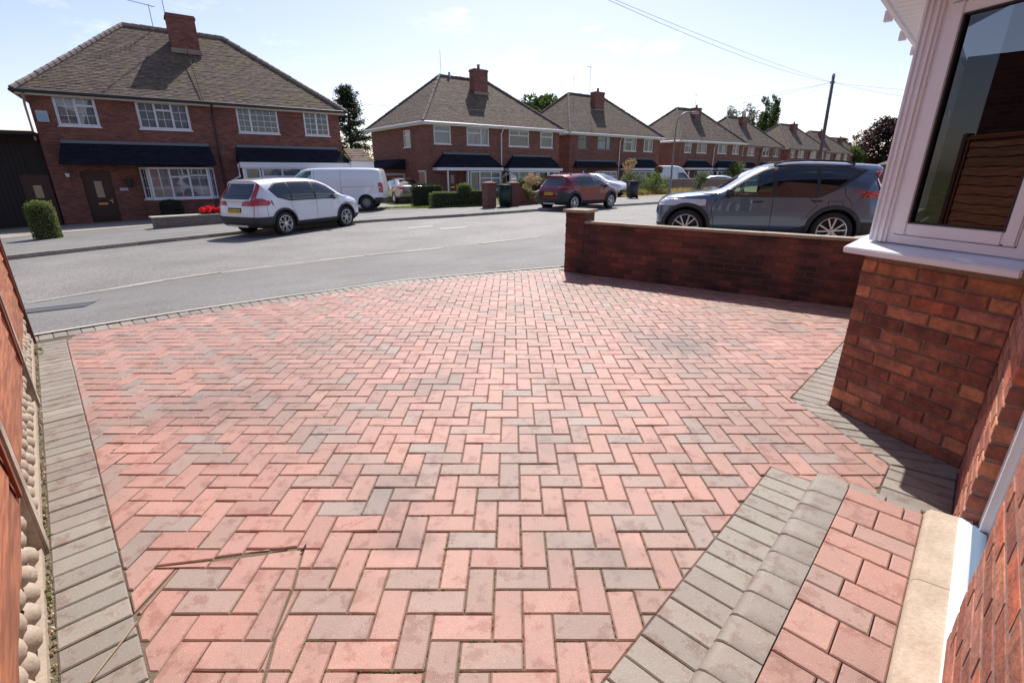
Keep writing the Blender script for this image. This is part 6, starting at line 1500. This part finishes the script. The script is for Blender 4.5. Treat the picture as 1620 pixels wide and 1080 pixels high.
clipped('topiary', 'tall rounded clipped bush in the hedge, before the porch of the second house', 'bush', (-2.4, 25.6, -.3), 0, .38, .38, 1.16, 2600, .055, 'pale', 'cyl')
clipped('hedge', 'low wavy hedge between the round clipped bush and the left brick gate pier', 'hedge', (-1.55, 25.55, -.28), rad(10), .62, .28, .82, 2300, .06, 'pale')
clipped('hedge', 'flat-topped dark hedge behind the curved garden wall of the second house', 'hedge', (1.3, 28.2, -.3), rad(36), 1.1, .4, 1.35, 2600, .07, 'green')
# planter with red flowers
pl_ = tag(empty('planter', (-12.2, 18.6, -.56), rad(46)), 'low stone planter trough on the forecourt beside the white crossover', 'planter')
m = MB(); m.box(-1.1, 1.3, -.25, -.17, -.1, .40); m.box(-1.1, 1.3, .17, .25, -.1, .40); m.box(-1.1, -1.02, -.17, .17, -.1, .40); m.box(1.22, 1.3, -.17, .17, -.1, .4); m.box(-1.02, 1.22, -.17, .17, -.1, .34); m.build('trough', mat('planter_stone', (.20, .17, .15), .9, var=.35, bump=.008, bscale=14), pl_)
m = MB(); m.box(-1.16, 1.36, -.3, .3, .402, .45); m.build('coping', M_conc, pl_)
fl = tag(empty('flowers', (-12.0, 18.8, -.12), rad(46)), 'clump of bright red flowers growing in the stone planter', 'flowers')
m = MB(); leaves(m, 900, inblob([(x*.2+.3, 0, .13+.05*math.sin(x*2), .16, .9) for x in range(0, 4)]), .06, .6, .9); m.build('petals', ML['red'], fl)
m = MB(); leaves(m, 500, inblob([(x*.2+.3, 0, .03, .17, .6) for x in range(0, 4)]), .07); m.build('leaves', ML['green'], fl)
# shrubs, dry verge and bin at the third and fourth houses
for (x, y, z, bl, n, s_, lm, lab, th) in [
    (8.9, 37.2, -.3, blobset(9, .8, .6, 1.0, .35, .55), 2600, .12, 'grey', 'grey-green shrub behind the black wheelie bin, left end of the long garden wall', 1.2),
    (10.9, 38.2, -.3, blobset(10, 1.0, .55, .9, .35, .5), 2800, .12, 'pale', 'pale bushy shrub against the garden wall, left of the lamp post', 1.2),
    (9.0, 38.8, -.3, blobset(5, .4, .5, 1.8, .3, .45), 1200, .11, 'pinkish', 'straw-coloured feathery shrub rising above the wall behind the wheelie bin', 1.9),
    (15.0, 40.4, -.3, blobset(7, .5, .6, .9, .3, .45), 1900, .12, 'grey', 'grey shrub against the garden wall, right of the lamp post', 1.1),
    (13.9, 48.6, -.4, blobset(5, .35, .9, 1.2, .3, .45), 1500, .12, 'russet', 'russet conical shrub standing left of the high-roof van', 2.0),
    (.9, 26.6, -.3, blobset(6, .5, .35, 1.15, .25, .35), 1200, .08, 'pinkish', 'rose bush with faded blooms behind the right gate pier', 1.2),
    (.7, 25.3, -.2, blobset(6, .45, .15, .55, .2, .3), 900, .07, 'pale', 'pale spindly shrub spilling over the curved garden wall', .6),
    (26.5, 60.5, -.4, blobset(7, .9, .6, 1.9, .5, .7), 2200, .16, 'pale', 'yellow-green bush just above the windscreen of the grey crossover', 1.9),
    (-.35, 24.6, -.25, blobset(5, .2, .2, .35, .15, .25), 700, .07, 'pale', 'small yellowing plant at the foot of the iron gate', .4)]:
    tree('shrub', lab, 'shrub', (x, y, z), bl, n, s_, lm, th, .04, 'garden shrubs across the road')
m = MB()
for i in range(5200):
    t = R.random(); u = R.uniform(0, 1)**1.4; x = 7.0+t*9.5; y = 35.2+t*5.2+u*2.3; z = terr(x, y)+.1; h_ = R.uniform(.12, .5)*(1 if u > .2 else .5); a = R.uniform(0, 6); w_ = .018; f = R.uniform(.7, 1.4)
    m.add([(x-w_, y, z), (x+w_, y, z), (x+R.gauss(0, .1), y+R.gauss(0, .1), z+h_)], [(0, 1, 2)], (f, f, f))
tag(m.build('dry_grass', ML['straw']), kind='stuff')
m = MB()
for i in range(3800):
    t = R.random(); x = -8.2+t*7.2+R.gauss(0, .1); y = 25.3+R.uniform(-.4, .6)+(x+8.2)*.0; z = terr(x, y)+.1; h_ = R.uniform(.04, .12); f = R.uniform(.6, 1.5)
    m.add([(x-.012, y, z), (x+.012, y, z), (x+R.gauss(0, .03), y, z+h_)], [(0, 1, 2)], (f*.9, f*.9, f*.6))
tag(m.build('verge_grass', ML['pale']), kind='stuff')
# ================================================================ STREET FURNITURE, WALLS
def wheelie(loc, rz, label, m_):
    b = tag(empty('wheelie_bin', loc, rz), label, 'bin')
    bm = bmesh.new(); bmesh.ops.create_cube(bm, size=1)
    for v in bm.verts: k = .82 if v.co.z < 0 else 1; v.co = Vector((v.co.x*.56*k, v.co.y*.62*k, v.co.z*.9+.5))
    bmesh.ops.bevel(bm, geom=bm.edges[:], offset=.03, segments=2, affect='EDGES'); bmobj('body', bm, m_, b, sharp=rad(40))
    bm = bmesh.new(); bmesh.ops.create_cube(bm, size=1)
    for v in bm.verts: v.co = Vector((v.co.x*.61, v.co.y*.70-.0, v.co.z*.05+.985+(.035 if v.co.z > 0 and abs(v.co.x) < 1 else 0)))
    bmesh.ops.bevel(bm, geom=bm.edges[:], offset=.02, segments=2, affect='EDGES'); bmobj('lid', bm, m_, b, sharp=rad(40))
    for sx in (-.22, .22):
        m = MB(); m.tube([(sx-.03, .24, .1), (sx+.03, .24, .1)], .1, 14); m.build('wheel', M_tyre, b)
    m = MB(); m.tube([(-.25, .36, .95), (.25, .36, .95)], .018, 6); m.build('handle', m_, b); return b
M_bin = mat('bin_black', (.028, .028, .032), .5); M_bing = mat('bin_green', (.015, .045, .03), .5)
wheelie((7.45, 31.2, -.17), rad(200), 'black wheelie bin on the far pavement beside the dry verge', M_bin)
wheelie((-.35, 24.0, -.2), rad(190), 'dark green wheelie bin squeezed between the two brick gate piers', M_bing)
M_rb = brick_mat('garden_brick', (.24, .085, .06), (.16, .06, .05), (.2, .14, .12)); M_pw = brick_mat('pinkish_wall', (.26, .17, .15), (.22, .15, .14), (.24, .19, .17))
def pier(loc, rz, w_, h_, label):
    p = tag(empty('gate_pier', loc, rz), label, 'pier', 'brick gate piers of the second house'); m = MB(); m.box(-w_/2, w_/2, -w_/2, w_/2, -.3, h_); m.build('brickwork', M_rb, p)
    m = MB(); m.box(-w_/2-.04, w_/2+.04, -w_/2-.04, w_/2+.04, h_, h_+.06); m.add([(-w_/2-.02, -w_/2-.02, h_+.06), (w_/2+.02, -w_/2-.02, h_+.06), (w_/2+.02, w_/2+.02, h_+.06), (-w_/2-.02, w_/2+.02, h_+.06), (0, 0, h_+.13)], [(0, 1, 4), (1, 2, 4), (2, 3, 4), (3, 0, 4)]); m.build('cap', M_rb, p)
pier((-1.08, 23.7, -.23), rad(35), .48, 1.1, 'left brick gate pier, at the end of the clipped hedge'); pier((.05, 24.6, -.2), rad(35), .45, 1.05, 'right brick gate pier, where the curved garden wall begins')
gt = tag(empty('iron_gate', (-.86, 23.95, -.2), rad(35)), 'dark wrought iron gate standing open between two brick piers', 'gate')
m = MB(); m.bar((0, 0, .1), (0, 0, 1.1), .03); m.bar((.55, .3, .1), (.55, .3, 1.1), .03); m.bar((0, 0, .1), (.55, .3, .1), .02); m.bar((0, 0, 1.0), (.55, .3, 1.0), .02); m.build('frame', M_blackp, gt)
for k in range(1, 6): m = MB(); m.bar((.55*k/6, .3*k/6, .1), (.55*k/6, .3*k/6, 1.05), .014); m.build('bar', M_blackp, gt)
cw = tag(empty('garden_wall', (.22, 24.75, -.2), rad(36)), 'low brick garden wall with a swooping curved top, left of the dark red crossover', 'wall')
vs = []; fs = []; n = 24; Lw = 3.4
for i in range(n+1):
    x = Lw*i/n; z = 1.0-.42*math.sin(PI*min(1, x/2.2)); 
    for y, zz in ((0, -.3), (.22, -.3), (.22, z), (0, z)): vs.append((x, y, zz))
for i in range(n):
    for j in range(4): a = i*4+j; b = i*4+(j+1) % 4; fs.append((a, b, b+4, a+4))
fs += [(3, 2, 1, 0), (4*n, 4*n+1, 4*n+2, 4*n+3)]
mesh('brickwork', vs, [f[::-1] for f in fs], M_rb, cw)
m = MB()
for i in range(n):
    x0, x1 = Lw*i/n, Lw*(i+1)/n; z0 = 1.0-.42*math.sin(PI*min(1, x0/2.2)); z1 = 1.0-.42*math.sin(PI*min(1, x1/2.2)); m.bar((x0, .11, z0+.03), (x1, .11, z1+.03), .28, .06)
m.build('coping', mat('brick_coping', (.2, .1, .08), .9, var=.3, bscale=20), cw)
gw = tag(empty('garden_wall', (8.6, 39.4, -.25), math.atan2(8.2, 12.4)), 'long straight pinkish garden wall in front of the fourth house, behind the lamp post', 'wall')
m = MB(); m.box(0, 14.5, 0, .22, -.3, 1.02); m.build('brickwork', M_pw, gw)
x = 0
while x < 14.4: m = MB(); m.box(x+.01, x+.95, -.04, .26, 1.02, 1.08); m.build('coping_stone', M_conc, gw); x += .96
sg_ = tag(empty('garden_bench', (15.0, 36.8, -.25), rad(30)), 'low stone slab bench on the verge left of the grey crossover bonnet', 'bench')
m = MB(); m.box(-.8, .8, -.2, .2, .52, .6); m.build('slab', M_conc, sg_)
for x in (-.6, .6): m = MB(); m.box(x-.08, x+.08, -.16, .16, -.2, .52); m.build('support', M_conc, sg_)
def lamp(loc, az, label, h_=5.05, grp='street lamps'):
    l = tag(empty('street_lamp', loc, az), label, 'street lamp', grp); mt = mat('lamp_grey', (.22, .22, .23), .5, .3)
    m = MB(); m.tube([(0, 0, -.2), (0, 0, 1.55)], .085, 10); m.build('base', mt, l, True)
    pts = [(0, 0, 1.5), (0, 0, h_-.75)]+[(.75*(1-math.cos(t*PI/16)), 0, h_-.75+.72*math.sin(t*PI/16)) for t in range(1, 9)]+[(.95, 0, h_-.02)]
    m = MB(); m.tube(pts, [.055]+[.042]*(len(pts)-1), 8); m.build('column', mt, l, True)
    bm = bmesh.new(); bmesh.ops.create_icosphere(bm, subdivisions=2, radius=1)
    for v in bm.verts: v.co = Vector((v.co.x*.3+1.15, v.co.y*.11, v.co.z*.07+h_-.03))
    bmobj('lantern', bm, mt, l, smooth=True)
    m = MB(); m.box(1.0, 1.36, -.07, .07, h_-.115, h_-.07); m.build('lens', M_lampc, l)
lamp((10.05, 32.1, -.2), rad(12), 'slim grey street lamp in front of the long garden wall, arm curving right')
lamp((76.5, 103, -.5), rad(12), 'distant street lamp seen against the purple-leaved tree', 6.0)
up = tag(empty('utility_pole', (25.25, 42, -.4)), 'leaning timber utility pole rising above the roof of the grey crossover', 'pole')
m = MB(); m.tube([(0, 0, -.3), (-.3, 0, 8.75)], [.15, .11], 10); m.build('shaft', mat('pole_timber', (.11, .085, .075), .85, var=.4, bump=.004, bscale=10, stretch=(6, 6, .6)), up, True)
m = MB(); m.tube([(-.3, 0, 8.75), (-.3, 0, 8.95)], [.13, .09], 8); m.build('pole_cap', M_metal, up)
for k in range(7):
    z = 5.4+.45*k; x = -.3*z/8.75; m = MB(); m.bar((x, 0, z), (x+(.28 if k % 2 else -.28), -.02, z), .022); m.build('step_iron', M_metal, up)
m = MB(); m.bar((-.45, 0, 8.3), (-.12, 0, 8.3), .05, .08); m.tube([(-.42, 0, 8.3), (-.42, 0, 8.42)], .035, 6); m.tube([(-.14, 0, 8.3), (-.14, 0, 8.42)], .035, 6); m.build('bracket', M_blackp, up)
PT = Vector((24.95, 42, 7.95)); M_cab = mat('cable_black', (.12, .12, .125), .6)
def cable(a, b, sag, label, r_=.007):
    a = Vector(a); b = Vector(b); P = [a.lerp(b, t/20)-Vector((0, 0, sag*4*(t/20)*(1-t/20))) for t in range(21)]
    m = MB(); m.tube(P, r_, 4); o = m.build('overhead_cable', M_cab); tag(o, label, 'cable', 'overhead telephone cables')
cable(PT, (-8.5, 22.5, 12.2) if False else (3.0, 40.9, 4.62), .5, 'cable from the pole to the right gutter of the second house')
cable(PT, (-8.8, 28.9, 4.9), 1.0, 'cable crossing low in front of the second and third house roofs')
cable(PT, (20.0, 58.6, 4.9), .3, 'short cable from the pole back to the fourth house')
cable(PT, (37.5, 30, 5.8), .5, 'upper cable from the pole towards the bay window post'); cable(PT, (40, 33.5, 5.2), .7, 'lower cable from the pole towards the bay window post')
cable(PT, (-20, -5.2, 7.2), .6, 'cable running from the pole overhead, upper of two leaving the top of view'); cable(PT, (-18.8, -7, 7.2), 1.2, 'cable running from the pole overhead, lower of two leaving the top of view')
# iron covers and patches
def flat(name, pts, dz, m_, label=None, cat=None, kind=None, th=.004):
    vs = [(x, y, terr(x, y)+dz) for x, y in pts]; n = len(vs); vs += [(x, y, z-.02) for x, y, z in vs]
    o = mesh(name, vs, [tuple(range(n))]+[(i, (i+1) % n, n+(i+1) % n, n+i)[::-1] for i in range(n)], m_)
    if o.data.polygons[0].normal.z < 0: o.data.flip_normals()
    tag(o, label, cat, None, kind); return o
M_patch = mat('new_concrete', (.33, .32, .30), .85, var=.2, bscale=30, world=True)
flat('manhole_cover', [(-3.35, 15.9), (-2.55, 16.3), (-2.75, 16.75), (-3.5, 16.35)], .006, M_patch, 'pale concrete-framed cover in the road, left of two', 'manhole cover')
flat('manhole_cover', [(-2.2, 15.3), (-1.35, 15.7), (-1.55, 16.1), (-2.4, 15.7)], .006, M_patch, 'pale concrete-framed cover in the road, right of two', 'manhole cover')
flat('repair_patch', [(-6.0, 5.15), (-5.2, 5.65), (-5.45, 6.1), (-6.3, 5.55)], .018, mat('dark_patch', (.055, .057, .065), .7, var=.2, bscale=60, world=True), kind='structure')
flat('repair_patch', [(-6.35, 5.6), (-5.5, 6.14), (-5.72, 6.5), (-6.6, 5.95)], .018, mat('light_patch', (.15, .15, .15), .7, var=.2, bscale=60, world=True), kind='structure')
# small things on the paving
def twig(P, r_, m_, label, name='twig'):
    m = MB(); n = len(P); m.tube(P, [r_*(.6+.4*math.sin(PI*(i+.5)/n)) for i in range(n)], 5); o = m.build(name, m_); tag(o, label, 'twig')
M_tw = mat('dry_twig', (.30, .24, .13), .9)
twig([gpt(217, 982, .003), gpt(196, 1010, .004), gpt(172, 1040, .004), gpt(138, 1084, .003)], .0035, M_tw, 'pale dry stem lying across the grey border blocks at bottom left')
twig([gpt(476, 872, .003), gpt(480, 868, .006), gpt(484, 861, .004)], .004, M_rubber, 'short dark scrap at the right end of the wide crack')
def weed(loc, n, s_, label):
    t = tag(empty('weed', loc), label, 'weed', 'weeds in the joints'); m = MB(); leaves(m, n, inblob([(0, 0, .012, s_)]), s_*.9, .4, .45); m.build('leaf_rosette', ML['pale'], t)
weed(tuple(IB(4.05, .19))+(-.02,), 26, .035, 'small green weed at the foot of the farthest fence post')
weed(tuple(IB(1.0, .215))+(-.005,), 22, .03, 'small green weed beside the nearest concrete fence post'); weed(tuple(IB(.62, .22))+(-.005,), 16, .022, 'tiny bright weed in the gravel strip near the cobbles')
# moss along the joints of the drive
m = MB()
for i in range(9000):
    x = R.uniform(-3.2, 1.6); y = R.uniform(.6, 4.6); k = R.random()
    if math.sin(x*2.1+1.3)*math.sin(y*1.7+x) < -.2: continue
    if k < .5: x = X0+round((x-X0)/U)*U
    else: y = Y0+round((y-Y0)/U)*U
    c_ = math.floor((x+.01-X0)/U); r__ = math.floor((y+.01-Y0)/U); 
    q = (c_+r__) % 4
    if k < .5 and q == 3: continue
    if k >= .5 and q == 1: continue
    P = (x, y)
    if (Vector(P)-IB(0)).dot(lo) > -.02: continue
    if (x*-WY+y*WX) < .52: continue
    s_ = R.uniform(.003, .008); h_ = R.uniform(.0, .004); f = R.uniform(.6, 1.4); z = -.007*y-.004
    m.add([(x-s_, y-.002, z), (x+s_, y-.002, z), (x+s_, y+.003, z), (x-s_, y+.003, z), (x, y, z+h_+.002)] if k >= .5 else [(x-.002, y-s_, z), (x+.002, y-s_, z), (x+.002, y+s_, z), (x-.002, y+s_, z), (x, y, z+h_+.002)], [(0, 1, 4), (1, 2, 4), (2, 3, 4), (3, 0, 4)], (f, f, f*.7))
tag(m.build('joint_moss', mat('moss', (.09, .10, .03), .95, attr=True)), kind='stuff')

# the house next door on the left: out of view, but mirrored in the bay window
ZB = 0
nh = tag(empty('neighbour_house', (-15.5, -8.5, 0), rad(0)), 'neighbouring brick house beyond the timber fence, seen only as a reflection in the bay window', 'house')
TN = TB_((9, 0, 0), (0, 1, 0), (-1, 0, 0))
m = MB(); wall_holes(m, TN, 13, -.5, 5.2, [(9.2, 11.2, 1.0, 2.2), (9.3, 11.0, 3.4, 4.6), (4, 6, 3.4, 4.6)]); m.box(0, 8.8, 0, .2, -.5, 5.2); m.box(0, 8.9, 12.8, 13, -.5, 5.2); m.box(0, .2, .2, 12.8, -.5, 5.2); m.build('wall', M_b2, nh)
for a, b, c, d in ((9.2, 11.2, 1.0, 2.2), (9.3, 11.0, 3.4, 4.6), (4, 6, 3.4, 4.6)): window(nh, TN, a, b, c, d, LT2(1, 1))
m = MB(); m.add([(-.3, -.3, 5.2), (9.3, -.3, 5.2), (9.3, 13.3, 5.2), (-.3, 13.3, 5.2), (4.5, 4, 8.2), (4.5, 9, 8.2)], [(0, 1, 4), (1, 2, 5, 4), (2, 3, 5), (3, 0, 4, 5), (0, 3, 2, 1)]); m.build('roof', M_tile, nh)
